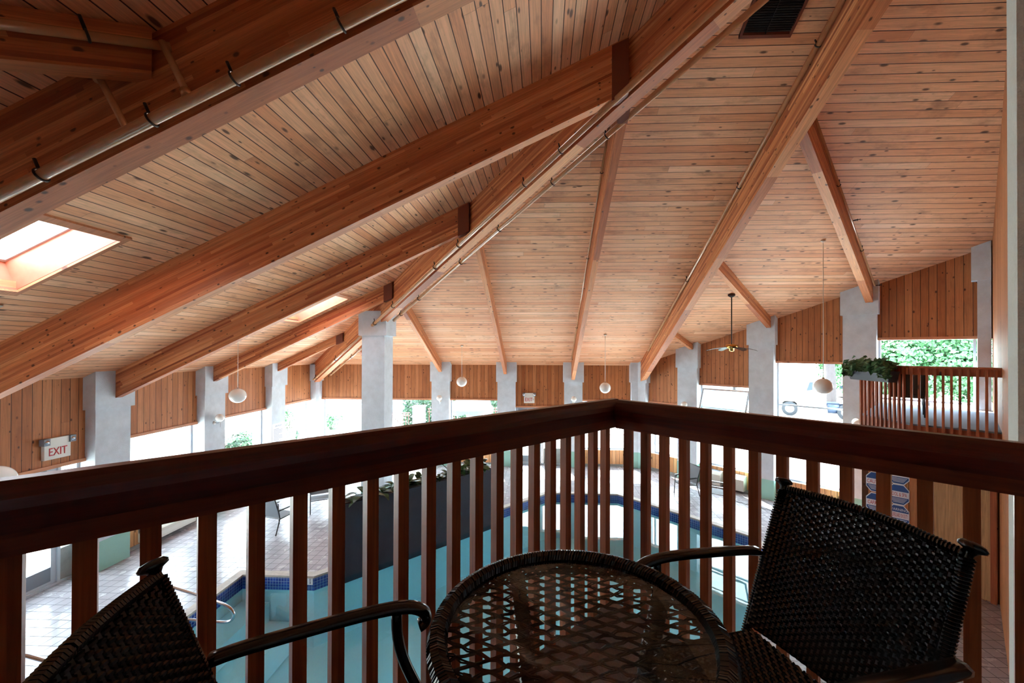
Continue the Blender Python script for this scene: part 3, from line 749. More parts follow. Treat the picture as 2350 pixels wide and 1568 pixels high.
q.hexa([V(3.155, y0, .034), V(3.165, y0, .034), V(3.165, y1, .034), V(3.155, y1, .034)], [V(3.155, y0, .0), V(3.165, y0, .0), V(3.165, y1, .0), V(3.155, y1, .0)])
fixnormals(q.build('louvre', M['vent'], t))
q = MB(); q.hexa([V(x0+.02, y0+.02, .004), V(x1-.02, y0+.02, .004), V(x1-.02, y1-.02, .004), V(x0+.02, y1-.02, .004)], [V(x0+.02, y0+.02, -.005), V(x1-.02, y0+.02, -.005), V(x1-.02, y1-.02, -.005), V(x0+.02, y1-.02, -.005)])
fixnormals(q.build('backing', M['vent'], t))
# ------------------------------------------------------------------ windows and doors
wn_i = [1]; dn_i = [1]
def pane_obj(par, P, s0, s1, z0, z1, k, name='pane'):
    q = MB(); q.hexa([P(s0, z0, k-.004), P(s1, z0, k-.004), P(s1, z1, k-.004), P(s0, z1, k-.004)], [P(s0, z0, k+.004), P(s1, z0, k+.004), P(s1, z1, k+.004), P(s0, z1, k+.004)])
    return q.build(name, M['glass'], par)
def frame_bars(q, P, s0, s1, z0, z1, k, w=.05, d=.08, mull=(), rails=()):
    def bx(a0, a1, b0, b1, dd=d): q.hexa([P(a0, b0, k-dd/2), P(a1, b0, k-dd/2), P(a1, b1, k-dd/2), P(a0, b1, k-dd/2)], [P(a0, b0, k+dd/2), P(a1, b0, k+dd/2), P(a1, b1, k+dd/2), P(a0, b1, k+dd/2)])
    bx(s0, s0+w, z0, z1); bx(s1-w, s1, z0, z1); bx(s0+w, s1-w, z0, z0+w); bx(s0+w, s1-w, z1-w, z1)
    for m_ in mull: bx(m_-w/2, m_+w/2, z0+w, z1-w)
    for r_ in rails: bx(s0+w, s1-w, r_-w/2, r_+w/2)
def window(P, s0, s1, z0, z1, mull=(), rails=(), k=.17):
    q = MB(); frame_bars(q, P, s0, s1, z0, z1, k, mull=mull, rails=rails)
    o = fixnormals(q.build('window_%d' % wn_i[0], M['white_metal'], loc=P(s0, z0, k))); wn_i[0] += 1; struct(o)
    pane_obj(o, P, s0+.04, s1-.04, z0+.04, z1-.04, k)
    q = MB(); q.hexa([P(s0, z0-.04, .02), P(s1, z0-.04, .02), P(s1, z0, .02), P(s0, z0, .02)], [P(s0, z0-.04, .26), P(s1, z0-.04, .26), P(s1, z0, .26), P(s0, z0, .26)])
    fixnormals(q.build('sill', M['white_metal'], o)); return o
hw = SHAFT/2
def wall_P(origin, d, nrm):
    o_, d_, n_ = Vector(origin), Vector(d), Vector(nrm)
    return lambda s, z, k: Vector((o_.x, o_.y, 0)) + d_*s + n_*k + Vector((0, 0, z))
PB = wall_P((0, YB, 0), (1, 0, 0), (0, 1, 0)); PL = wall_P((-XL, 0, 0), (0, 1, 0), (-1, 0, 0)); PR = wall_P((XC, YB, 0), D45, N45)
PN = wall_P((-XL, 3.3, 0), NLd, NLn)
def door(P, s0, s1, z1, label, sides, poster=None, lo=-4.40):
    """sides = (s0, s1) of the moving leaf; the rest is fixed framing with a low metal panel"""
    n_ = dn_i[0]; dn_i[0] += 1; k = .17
    q = MB(); frame_bars(q, P, s0, s1, DECK, z1, k, .05, .10, mull=[x for x in sides if s0+.1 < x < s1-.1])
    o = fixnormals(q.build('door_%d' % n_, M['white_metal'], loc=P(s0, DECK, k))); struct(o)
    q = MB(); a, b_ = sides; a += .03; b_ -= .03
    frame_bars(q, P, a, b_, DECK+.02, z1-.06, k, .09, .05); lf = fixnormals(q.build('door_leaf', M['white_metal'], o))
    pane_obj(lf, P, a+.08, b_-.08, lo, z1-.14, k)
    q = MB(); q.hexa([P(a+.08, DECK+.03, k-.02), P(b_-.08, DECK+.03, k-.02), P(b_-.08, lo, k-.02), P(a+.08, lo, k-.02)], [P(a+.08, DECK+.03, k+.02), P(b_-.08, DECK+.03, k+.02), P(b_-.08, lo, k+.02), P(a+.08, lo, k+.02)])
    fixnormals(q.build('kick_panel', M['grey_metal'], lf))
    q = MB(); q.hexa([P(a+.05, -3.78, k-.10), P(b_-.05, -3.78, k-.10), P(b_-.05, -3.74, k-.10), P(a+.05, -3.74, k-.10)], [P(a+.05, -3.78, k-.07), P(b_-.05, -3.78, k-.07), P(b_-.05, -3.74, k-.07), P(a+.05, -3.74, k-.07)])
    fixnormals(q.build('push_bar', M['steel'], lf))
    q = MB(); q.hexa([P(a+.06, z1-.20, k-.12), P(a+.42, z1-.20, k-.12), P(a+.42, z1-.11, k-.12), P(a+.06, z1-.11, k-.12)], [P(a+.06, z1-.20, k-.05), P(a+.42, z1-.20, k-.05), P(a+.42, z1-.11, k-.05), P(a+.06, z1-.11, k-.05)])
    q.bar(P(a+.40, z1-.10, k-.09), P(a+.75, z1-.07, k-.16), .03, .012)
    fixnormals(q.build('door_closer', M['grey_metal'], lf))
    for (c0, c1) in ((s0, sides[0]), (sides[1], s1)):
        if c1-c0 < .25: continue
        pane_obj(o, P, c0+.05, c1-.05, lo+.1, z1-.05, k)
        q = MB(); q.hexa([P(c0+.04, DECK+.03, k-.03), P(c1-.04, DECK+.03, k-.03), P(c1-.04, lo+.3, k-.03), P(c0+.04, lo+.3, k-.03)], [P(c0+.04, DECK+.03, k+.03), P(c1-.04, DECK+.03, k+.03), P(c1-.04, lo+.3, k+.03), P(c0+.04, lo+.3, k+.03)])
        fixnormals(q.build('side_panel', M['concrete'], o))
    return o
for i in range(5):
    s0, s1 = BACK[i]+hw, BACK[i+1]-hw
    if i == 0: s0 = BACK[0]+.36
    if i == 4: s1 = XC-.36
    if i == 3:
        d_ = door(PB, s0, s1, DOORHEAD, '', (s0+.02, s0+1.12))
        text('ACCESS', .17, M['dark_ink'], text_frame(PB(s0+.80, DOORHEAD-.22, .15), (1, 0, 0)), d_, 'door_lettering', sx=.8)
    else: window(PB, s0, s1, -4.10, HEAD)
for i in range(5):
    s0, s1 = LEFT[i+1]+hw, LEFT[i]-hw
    if i == 0: s1 = YB-.36
    if i == 4: s0 = 3.66
    if i == 3: door(PL, s0, s1, DOORHEAD, '', (s0+.6, s1-.35), lo=-4.38)
    else: window(PL, s0, s1, -4.10, HEAD)
for i in range(4):
    s0, s1 = (RIGHT[i]-XC)*S2+hw, (RIGHT[i+1]-XC)*S2-hw
    if i == 0: s0 = .62
    if i == 3: s1 = (RIGHT[4]-XC)*S2-.26
    hd = RHEAD[i]
    if i == 1:
        w_ = window(PR, s0, s1, -4.10, hd, rails=(-2.05,))
        # awning sash tilted inwards at the top of the window
        ang = math.radians(24); zt = hd-.16; L = .92
        Pt = lambda s, u: PR(s, zt - u*math.cos(ang), .12 - u*math.sin(ang)*1.0)
        q = MB(); a, b_ = s0+.07, s1-.07; off = N45*-.03
        def bq(a0, a1, u0, u1): q.hexa([Pt(a0, u0), Pt(a1, u0), Pt(a1, u1), Pt(a0, u1)], [Pt(a0, u0)+off, Pt(a1, u0)+off, Pt(a1, u1)+off, Pt(a0, u1)+off])
        bq(a, a+.06, 0, L); bq(b_-.06, b_, 0, L); bq(a+.06, b_-.06, 0, .06); bq(a+.06, b_-.06, L-.08, L)
        sa = fixnormals(q.build('awning_sash', M['white_metal'], w_))
        q = MB(); q.hexa([Pt(a+.05, .05), Pt(b_-.05, .05), Pt(b_-.05, L-.05), Pt(a+.05, L-.05)], [Pt(a+.05, .05)+off*.3, Pt(b_-.05, .05)+off*.3, Pt(b_-.05, L-.05)+off*.3, Pt(a+.05, L-.05)+off*.3])
        q.build('pane', M['glass'], sa)
        q = MB(); q.bar(PR(a+.02, zt-.30, .14), Pt(a+.02, .62), .03, .05); q.build('stay_arm', M['white_plastic'], sa)
    elif i == 2: window(PR, s0, s1, -4.10, hd, rails=(-1.72,))
    elif i == 3: window(PR, s0, s1, -4.10, hd, rails=(-1.3,))
    else: window(PR, s0, s1, -4.10, hd)
# piers between the bays of the near left wall, out of the picture
for i in range(1, 4):
    c = Vector((-XL, 3.3, 0)) + NLd*((NLx[i]+XL)*S2); q = MB()
    a = [c+NLd*s+NLn*k for s, k in ((-.37, -.25), (.37, -.25), (.37, .4), (-.37, .4))]
    q.prism([(v.x, v.y) for v in a], DECK, lambda x_, y_: zl(max(x_, (-6.42+x_-y_)/2), 0)-.0)
    o = fixnormals(q.build('stucco_column', M['stucco'], loc=(c.x, c.y, DECK)))
    tag(o, ['pale stucco column of the near left wall, nearest the left wall corner', 'pale stucco column in the middle of the near left wall', 'pale stucco column of the near left wall, nearest the inner wall'][i-1], 'column')

# ------------------------------------------------------------------ our balcony
RS, RQ, RT = 2.93, -2.06, -.30       # inner faces: x+y = RS (right rail), x-y = RQ (left rail), rail top
def slab(name, poly, z0, z1, mat, kind='structure'):
    o = fixnormals(MB().prism(poly, z0, z1).build(name, mat)); o['kind'] = kind; return o
slab('floor', [DI(RS+.08, RQ-.08), DI(RS+.08, WOFF), DI(-3.2, WOFF), DI(-3.2, RQ-.08)], BAL-.02, BAL, M['deck_floor'])
slab('floor', [DI(RS+.06, RQ-.06), DI(RS+.06, WOFF), DI(-3.2, WOFF), DI(-3.2, RQ-.06)], BAL-.30, BAL-.02, M['far_wood'])
rail = empty('balcony_railing', (*DI(RS, RQ), BAL), 0, 'dark red stained wooden balcony railing with square balusters, close to the viewer', 'railing')
def railseg(a, b, inn, lat, zt, mat, par, h1=.115, h2=.055, w=.085, name='top_rail'):
    """a,b plan ends at the inner face; inn = inward unit vector"""
    a, b, inn = Vector((*a, 0)), Vector((*b, 0)), Vector(inn); q = MB(); c = .010
    prof = [(0, -h1), (0, -.062), (.006, -.038), (.018, -.014), (.034, 0), (w-c, 0), (w, -c), (w, -h1)]
    A = [a - inn*k + Vector((0, 0, zt+z)) for k, z in prof]; B = [b - inn*k + Vector((0, 0, zt+z)) for k, z in prof]
    n = len(prof); q.add(A+B, [tuple(range(n)), tuple(reversed(range(n, 2*n)))] + [(i, (i+1) % n, n+(i+1) % n, n+i) for i in range(n)])
    o = fixnormals(q.build(name, mat, par, mw=frame(A[0], b-a)))
    q = MB(); prof = [(.012, -h1-h2), (.012, -h1), (w-.03, -h1), (w-.03, -h1-h2)]
    A = [a - inn*k + Vector((0, 0, zt+z)) for k, z in prof]; B = [b - inn*k + Vector((0, 0, zt+z)) for k, z in prof]; n = 4
    q.add(A+B, [tuple(range(n)), tuple(reversed(range(n, 2*n)))] + [(i, (i+1) % n, n+(i+1) % n, n+i) for i in range(n)])
    fixnormals(q.build('sub_rail', M['sub_rail_wood'], par, mw=frame(A[0], b-a)))
cornr = DI(RS, RQ); inR = (-1/S2, -1/S2, 0); inL = (1/S2, -1/S2, 0)
wq = .085*S2
# mitred look: left rail runs through the corner, right rail butts to it
railseg(DI(RS+wq, RQ), DI(-3.0, RQ), inL, None, RT, M['rail_wood'], rail)
railseg(DI(RS, RQ+.001), DI(RS, WOFF), inR, None, RT, M['rail_wood'], rail)
def baluster(par, c, ang, z0, z1, w=.043, d=.043, mat=None, name='baluster'):
    q = MB(); q.box(-w/2, w/2, -d/2, d/2, 0, z1-z0)
    m = Matrix.Translation((c[0], c[1], z0)) @ Matrix.Rotation(ang, 4, 'Z')
    o = q.build(name, mat or M['baluster_wood'], local=True); o.parent = par
    o.matrix_basis = world_of(par).inverted() @ m; return o
bm0 = baluster(rail, DI(RS-.05, RQ-.085), math.radians(45), BAL-.25, RT-.14)
def bal_copy(src, par, c, ang, z):
    o = src.copy(); COL.objects.link(o); o.parent = par
    o.matrix_basis = world_of(par).inverted() @ (Matrix.Translation((c[0], c[1], z)) @ Matrix.Rotation(ang, 4, 'Z')); return o
BQ = RQ-.075
x = -1.139
while x > -2.2: x -= .0832
xs = []
while x < .40: xs.append(x); x += .0838
KL = BQ/-2.10
for x in xs: x *= KL; bal_copy(bm0, rail, (x, x-BQ), math.radians(45), BAL-.25)
bs = RS+.075
for i in range(15):
    x = (.513+.0815*i)*bs/2.97
    if x < (bs+WOFF)/2-.02: bal_copy(bm0, rail, (x, bs-x), math.radians(45), BAL-.25)
bpy.data.objects.remove(bm0)

# ------------------------------------------------------------------ far balcony
FZ = -1.40; FR = -.275
C1 = (7.14, 8.24); C2 = (7.16, 9.45); Cw = DI(15.40, WOFF); C3 = (9.30, 11.62)
fpoly = [C1, Cw, (EX, EY), C3, C2]
slab('floor', fpoly, FZ-.03, FZ, M['carpet'])
slab('floor', fpoly, FZ-.32, FZ-.03, M['far_wood'])
fr = empty('balcony_railing', (*C1, FZ), 0, 'red brown wooden railing of the far balcony', 'railing')
def fseg(a, b, out, n):
    a_, b_, out = Vector((*a, 0)), Vector((*b, 0)), Vector(out).normalized(); d = (b_-a_).normalized(); q = MB()
    P = lambda v, k, z: v + out*k + Vector((0, 0, z))
    q.hexa([P(a_, -.05, FR-.035), P(b_, -.05, FR-.035), P(b_, -.05, FR), P(a_, -.05, FR)], [P(a_, .07, FR-.035), P(b_, .07, FR-.035), P(b_, .07, FR), P(a_, .07, FR)])
    fixnormals(q.build('handrail', M['far_wood'], fr, mw=frame(P(a_, 0, FR), d)))
    q = MB(); q.hexa([P(a_, -.02, FR-.17), P(b_, -.02, FR-.17), P(b_, -.02, FR-.035), P(a_, -.02, FR-.035)], [P(a_, .018, FR-.17), P(b_, .018, FR-.17), P(b_, .018, FR-.035), P(a_, .018, FR-.035)])
    fixnormals(q.build('sub_rail', M['far_wood'], fr, mw=frame(P(a_, 0, FR-.1), d)))
    L = (b_-a_).length; ang = math.atan2(d.y, d.x)
    for i in range(n):
        c = a_ + d*(L*(i+.35)/n) + out*.038
        baluster(fr, (c.x, c.y), ang, FZ-.24, FR-.045, .038, .036, M['far_wood'])
fseg(C1, Cw, (-1, -1, 0), 11)
fseg(C2, C1, (-1, 0, 0), 11)
fseg(C3, C2, (-1, 1, 0), 12)
# hanging trough with ivy on the far balcony rail
def leaves(center_fn, n, size, name, mat, par=None, loc=(0, 0, 0), elong=1.4, down=0.0):
    q = MB(); vs = []; fs = []
    for i in range(n):
        c, nrm = center_fn(); c = Vector(c); nr = Vector(nrm)+Vector((random.uniform(-.6, .6), random.uniform(-.6, .6), random.uniform(-.4, .8)-down)); nr.normalize()
        a = nr.orthogonal().normalized(); a = Matrix.Rotation(random.uniform(0, 6.28), 3, nr) @ a; b = nr.cross(a); s = size*random.uniform(.6, 1.3)
        k = len(vs); bend = nr*s*.18
        vs += [c-a*s*elong*.5, c-b*s*.42-a*s*.05+bend, c+a*s*elong*.5, c+b*s*.42-a*s*.05+bend]; fs.append((k, k+1, k+2, k+3))
    q.add(vs, fs); return q.build(name, mat, par, loc=loc if par is None else None)
a_, b_ = Vector((*C1, 0)), Vector((*C2, 0)); tc = a_.lerp(b_, .56) + Vector((-.17, 0, 0))
t = empty('hanging_planter', (tc.x, tc.y, FR-.30), 0, 'dark blue trough of trailing ivy hung on the far balcony rail', 'planter')
q = MB(); q.hexa([(tc.x-.09, tc.y-.50, FR-.34), (tc.x+.08, tc.y-.50, FR-.34), (tc.x+.08, tc.y+.50, FR-.34), (tc.x-.09, tc.y+.50, FR-.34)],
                 [(tc.x-.12, tc.y-.55, FR-.12), (tc.x+.10, tc.y-.55, FR-.12), (tc.x+.10, tc.y+.55, FR-.12), (tc.x-.12, tc.y+.55, FR-.12)])
fixnormals(q.build('trough', M['planter_blue'], t))
def ivyf():
    y = random.uniform(-.60, .60); h = abs(random.gauss(0, .085)); x_ = random.uniform(-.18, .12)
    if random.random() < .22 or abs(y) > .52: x_ = -.17; h = random.uniform(-.24, 0)*(1 if abs(y) > .35 else .45)
    return (tc.x+x_, tc.y+y, FR-.06+h*.8), (-.6, -.3, .5)
leaves(ivyf, 420, .105, 'ivy', M['ivy'], t)

# ------------------------------------------------------------------ storage wall under the far balcony, doors and notices
PS = 16.70
def PD(x, z, k=0): return Vector((x - k/S2, PS - x - k/S2, z))   # k towards the pool
o = MB(); xa = 7.20; xw = (PS+WOFF)/2; ztop = FZ-.32
o.hexa([PD(xa, DECK, 0), PD(xw, DECK, 0), PD(xw, ztop, 0), PD(xa, ztop, 0)], [PD(xa, DECK, -.12), PD(xw, DECK, -.12), PD(xw, ztop, -.12), PD(xa, ztop, -.12)])
struct(fixnormals(o.build('wall_storage', M['wall_wood'], mw=frame(PD(xa, DECK), D45))))
q = MB()
q.hexa([PD(xa, DECK, 0), PD(xa, ztop, 0), PD(xa, ztop, -2.6), PD(xa, DECK, -2.6)], [PD(xa+.08, DECK, 0), PD(xa+.08, ztop, 0), PD(xa+.08, ztop, -2.6), PD(xa+.08, DECK, -2.6)])
struct(fixnormals(q.build('wall_storage', M['wall_wood'], mw=frame(PD(xa, DECK), N45))))
def oak_door(x0, x1, lab, z1=-2.35):
    q = MB(); q.hexa([PD(x0, DECK+.03, .0), PD(x1, DECK+.03, .0), PD(x1, z1, .0), PD(x0, z1, .0)], [PD(x0, DECK+.03, .045), PD(x1, DECK+.03, .045), PD(x1, z1, .045), PD(x0, z1, .045)])
    o = fixnormals(q.build('door_%d' % dn_i[0], M['door_wood'], mw=frame(PD(x0, DECK), D45))); dn_i[0] += 1; struct(o)
    q = MB(); q.hexa([PD(x0-.08, DECK, 0), PD(x0, DECK, 0), PD(x0, z1+.08, 0), PD(x0-.08, z1+.08, 0)], [PD(x0-.08, DECK, .07), PD(x0, DECK, .07), PD(x0, z1+.08, .07), PD(x0-.08, z1+.08, .07)])
    q.hexa([PD(x1, DECK, 0), PD(x1+.06, DECK, 0), PD(x1+.06, z1+.08, 0), PD(x1, z1+.08, 0)], [PD(x1, DECK, .07), PD(x1+.06, DECK, .07), PD(x1+.06, z1+.08, .07), PD(x1, z1+.08, .07)])
    q.hexa([PD(x0, z1, 0), PD(x1, z1, 0), PD(x1, z1+.08, 0), PD(x0, z1+.08, 0)], [PD(x0, z1, .07), PD(x1, z1, .07), PD(x1, z1+.08, .07), PD(x0, z1+.08, .07)])
    fixnormals(q.build('door_frame', M['far_wood'], o, mw=frame(PD(x0, DECK), D45)))
    q = MB(); q.sphere(PD(x0+.07, DECK+1.15, .09), .03, 12, 8); q.tube([PD(x0+.07, DECK+1.15, .04), PD(x0+.07, DECK+1.15, .08)], .012, 8); q.build('knob', M['steel'], o)
oak_door(7.93, 8.55, 'door')
# notices on the wooden wall
def notice(cx, cz, w, h, top, mid, bot, label):
    """lozenge-cornered blue notice with a white band"""
    def shape(hw_, hh, cut, k0, k1, mat, name, par, zc=0.0):
        pts = [(-hw_, -hh+cut), (-hw_+cut*.8, -hh), (hw_-cut*.8, -hh), (hw_, -hh+cut), (hw_, hh-cut), (hw_-cut*.8, hh), (-hw_+cut*.8, hh), (-hw_, hh-cut)]
        n = len(pts); vs = [PD(cx+a/S2, cz+b+zc, k0) for a, b in pts] + [PD(cx+a/S2, cz+b+zc, k1) for a, b in pts]
        q = MB(); q.add(vs, [tuple(range(n)), tuple(reversed(range(n, 2*n)))] + [(i, (i+1) % n, n+(i+1) % n, n+i) for i in range(n)])
        return fixnormals(q.build(name, mat, par, mw=None if par else Matrix.Translation(PD(cx, cz, k0))))
    o = shape(w/2, h/2, h*.24, .01, .02, M['white_sign'], 'safety_notice', None)
    shape(w/2*.94, h/2*.93, h*.23, .02, .024, M['blue_sign'], 'blue_field', o)
    q = MB(); q.hexa([PD(cx-w*.47/S2, cz-h*.13, .024), PD(cx+w*.47/S2, cz-h*.13, .024), PD(cx+w*.47/S2, cz+h*.16, .024), PD(cx-w*.47/S2, cz+h*.16, .024)], [PD(cx-w*.47/S2, cz-h*.13, .027), PD(cx+w*.47/S2, cz-h*.13, .027), PD(cx+w*.47/S2, cz+h*.16, .027), PD(cx-w*.47/S2, cz+h*.16, .027)])
    fixnormals(q.build('white_band', M['white_sign'], o))
    tf = lambda dz: text_frame(PD(cx, cz+dz, .029), D45)
    text(mid, h*.26, M['red_ink'], tf(h*.01), o, 'lettering', .001, sx=min(1.0, w*.88/(len(mid)*h*.26*.62)))
    if top: text(top, h*.17, M['white_sign'], tf(h*.28), o, 'lettering', .001, sx=.8)
    for j in range(4):
        q = MB(); zz = cz-h*.2-j*h*.06; ww = w*(.40-.05*j)/S2
        q.hexa([PD(cx-ww, zz, .024), PD(cx+ww, zz, .024), PD(cx+ww, zz+h*.02, .024), PD(cx-ww, zz+h*.02, .024)], [PD(cx-ww, zz, .0255), PD(cx+ww, zz, .0255), PD(cx+ww, zz+h*.02, .0255), PD(cx-ww, zz+h*.02, .0255)])
        fixnormals(q.build('small_print', M['white_sign'], o))
    tag(o, label, 'sign', None)
def up_px(px, py):   # intersect a photo point with the storage wall plane (measured positions)
    v = fw*934.5 + r2*(px-1208.4) - u2*(py-799.6); k = PS/(v.x+v.y); return v*k
for (px0, px1, py0, py1, tp, md, lb) in ((1987, 2036, 1082, 1131, '', 'CAUTION', 'blue and white safety notice reading CAUTION, upper left on the wooden wall'),
        (1987, 2036, 1130, 1180, '', 'CAPACITY', 'blue and white safety notice reading CAPACITY, below the CAUTION notice'),
        (2037, 2088, 1064, 1113, '', '911', 'blue and white notice reading 911, topmost of the right column of notices'),
        (2037, 2088, 1110, 1160, '', 'POOL & SPA', 'blue and white notice reading POOL & SPA, middle of the right column'),
        (2037, 2088, 1157, 1209, 'WARNING', 'NO LIFEGUARD ON DUTY', 'blue and white warning notice reading NO LIFEGUARD ON DUTY')):
    a = up_px(px0, (py0+py1)/2-4); b_ = up_px(px1, (py0+py1)/2+4); c_ = up_px((px0+px1)/2, py0); d_ = up_px((px0+px1)/2, py1)
    notice((a.x+b_.x)/2, (c_.z+d_.z)/2, abs(b_.x-a.x)*S2*.97, (c_.z-d_.z)*.93, tp, md, None, lb)

# ------------------------------------------------------------------ exit signs
def exit_sign(P, s, z, right, label, arrow):
    """P(s, z, k) with k negative towards the room"""
    R_ = Vector(right)
    sg = 1 if (P(1, 0, 0)-P(0, 0, 0)).dot(R_) > 0 else -1
    B = lambda a0, a1, b0, b1, k0, k1: ([P(s+sg*a0, z+b0, k0), P(s+sg*a1, z+b0, k0), P(s+sg*a1, z+b1, k0), P(s+sg*a0, z+b1, k0)], [P(s+sg*a0, z+b0, k1), P(s+sg*a1, z+b0, k1), P(s+sg*a1, z+b1, k1), P(s+sg*a0, z+b1, k1)])
    t = empty('exit_sign', P(s, z, -.03), 0, label, 'exit sign')
    fixnormals(MB().hexa(*B(-.22, .22, -.17, .13, -.07, 0)).build('sign_box', M['white_plastic'], t))
    fixnormals(MB().hexa(*B(-.17, .17, .13, .25, -.10, 0)).build('lamp_housing', M['white_plastic'], t))
    for a0, a1 in ((-.27, -.17), (.17, .27)):
        o = fixnormals(MB().hexa(*B(a0, a1, .12, .25, -.13, -.02)).build('emergency_lamp', M['grey_metal'], t))
        q = MB(); q.lathe([(.01, 0), (.04, .012), (.045, .02)], P(s+sg*(a0+a1)/2, z+.185, -.15), 14, P(0, 0, 1)-P(0, 0, 0)); q.build('reflector', M['steel'], o)
    text('EXIT', .22, M['red_ink'], text_frame(P(s-(sg*.02 if arrow else 0), z-.03, -.074), right), t, 'lettering', .003, sx=.70)
    if arrow: text('>', .12, M['red_ink'], text_frame(P(s+sg*.17, z-.02, -.074), right), t, 'arrow', .003, sx=.7)
exit_sign(PL, 7.75, -2.00, (0, 1, 0), 'white exit sign with twin lamp heads on the left plank wall', False)
exit_sign(PB, -.56, -2.01, (1, 0, 0), 'small white exit sign with an arrow on the back plank wall', True)
# posted notice on left column
t = empty('posted_notice', (-9.48, 14.16, -3.0), 0, 'white sheet of small printed rules posted on the left wall column', 'notice')
q = MB(); q.box(-XL+.232, -XL+.238, 13.95, 14.60, -3.40, -2.62); q.build('sheet', M['white_sign'], t)
text('SPA RULES', .085, M['grey_ink'], text_frame((-XL+.240, 14.28, -2.72), (0, 1, 0)), t, 'heading', .001, sx=.9)
for j in range(11):
    w0 = .24 if j % 4 else .15
    q = MB(); q.box(-XL+.238, -XL+.240, 14.28-.26, 14.28-.26+w0*2, -2.83-j*.05, -2.815-j*.05); q.build('text_line', M['grey_ink'], t)

# ------------------------------------------------------------------ lamps
def pendant(x, y, zg, label, zf, r=.195):
    zt = zf(x, y); t = empty('globe_pendant', (x, y, zt), 0, label, 'pendant lamp')
    q = MB(); q.lathe([(.055, 0), (.052, -.015), (.02, -.035), (.008, -.05)], (x, y, zt), 20); q.build('ceiling_canopy', M['white_plastic'], t)
    q = MB(); q.tube([(x, y, zt-.04), (x, y, zg+r+.02)], .007, 8); q.build('cord', M['white_plastic'], t)
    q = MB(); q.lathe([(.008, .03), (.026, .02), (.032, 0), (.034, -.02)], (x, y, zg+r*.96-.0), 20); q.build('cap', M['steel'], t)
    q = MB(); q.sphere((x, y, zg), r, 32, 20, .96); q.build('globe', M['globe'], t)
pendant(6.70, 10.01, -.83, 'white globe pendant hanging in front of the truck window, right', zb)
pendant(2.20, 14.47, -1.30, 'white globe pendant right of the back exit sign', zb)
pendant(-3.06, 15.30, -1.18, 'white globe pendant left of the back exit sign, near the tent window', zb)
pendant(-7.91, 10.27, -1.19, 'white globe pendant over the left side of the pool, below the small skylight', zl)
pendant(-7.19, 5.08, -1.73, 'large looking white globe pendant cut by the left picture edge, above the railing', zl)
def sconce(c, nrm, label):
    c, n_ = Vector(c), Vector(nrm); t = empty('globe_sconce', c, 0, label, 'wall lamp')
    q = MB(); q.lathe([(.055, 0), (.055, .012), (.02, .03)], c+Vector((0, 0, -.14)), 16, n_); q.build('wall_plate', M['white_plastic'], t)
    q = MB(); q.tube([c+n_*.02+Vector((0, 0, -.14)), c+n_*.12+Vector((0, 0, -.15)), c+n_*.16+Vector((0, 0, -.11))], .012, 8); q.build('arm', M['steel'], t)
    q = MB(); q.sphere(c+n_*.16+Vector((0, 0, 0)), .115, 24, 14); q.build('globe', M['globe'], t)
    q = MB(); q.tube([c+n_*.16+Vector((.02, .0, -.10)), c+n_*.16+Vector((.02, 0, -.26))], .003, 5); q.build('pull_chain', M['steel'], t)
xs_ = -XL+.232
sconce((xs_, 11.42, -1.97), (1, 0, 0), 'globe sconce on the left wall column behind the hanging globe')
sconce((BX[1], YB-.232, -1.95), (0, -1, 0), 'globe sconce on the back column left of the tent window')
sconce((BX[3], YB-.232, -1.96), (0, -1, 0), 'globe sconce on the back column right of the exit sign')
for x, lb in ((5.50, 'globe sconce on the slanted wall column left of the ceiling fan, just above the railing'), (9.03, 'globe sconce on the tall column left of the far balcony')):
    P_ = RP(x)-N45*.232; sconce((P_.x-.02, P_.y+.02, -1.97), tuple(-N45), lb)

# ------------------------------------------------------------------ ceiling fan
fx, fy = 5.525, 12.155; ft = zb(0, fy)
t = empty('ceiling_fan', (fx, fy, ft), 0, 'brass ceiling fan with dark blades on a long rod, right of centre', 'ceiling fan')
q = MB(); q.lathe([(.10, 0), (.10, -.03), (.06, -.07), (.02, -.09)], (fx, fy, ft+.01), 20); q.build('ceiling_canopy', M['iron'], t)
q = MB(); q.tube([(fx, fy, ft-.06), (fx, fy, .20)], .016, 10); q.build('rod', M['iron'], t)
q = MB(); q.lathe([(.02, .10), (.05, .08), (.16, .06), (.17, .0), (.15, -.03), (.07, -.05), (.07, -.11), (.05, -.13), (.01, -.14)], (fx, fy, .13), 28); q.build('motor', M['brass'], t)
for i in range(4):
    a = math.radians(2+90*i); d = Vector((math.cos(a), math.sin(a), 0)); l = Vector((-d.y, d.x, 0)); c = Vector((fx, fy, .10)); q = MB()
    top = []; N = 10
    for j in range(N+1):
        u = .14+.60*j/N; w_ = .045+.035*math.sin(min(1, j/N*1.2)*math.pi*.5); z_ = -.085*(j/N)**2*1.0+.01
        if j == N: w_ *= .6
        top.append((c+d*u-l*w_+Vector((0, 0, z_-.012)), c+d*u+l*w_+Vector((0, 0, z_+.012))))
    vs = []
    for A, B in top: vs += [A, B, B+Vector((0, 0, -.008)), A+Vector((0, 0, -.008))]
    fs = [(0, 1, 2, 3), tuple(4*N+i_ for i_ in (3, 2, 1, 0))]
    for j in range(N):
        for e in range(4): fs.append((4*j+e, 4*j+(e+1) % 4, 4*j+4+(e+1) % 4, 4*j+4+e))
    q.add(vs, fs); fixnormals(q.build('blade', M['fan_blade'], t))

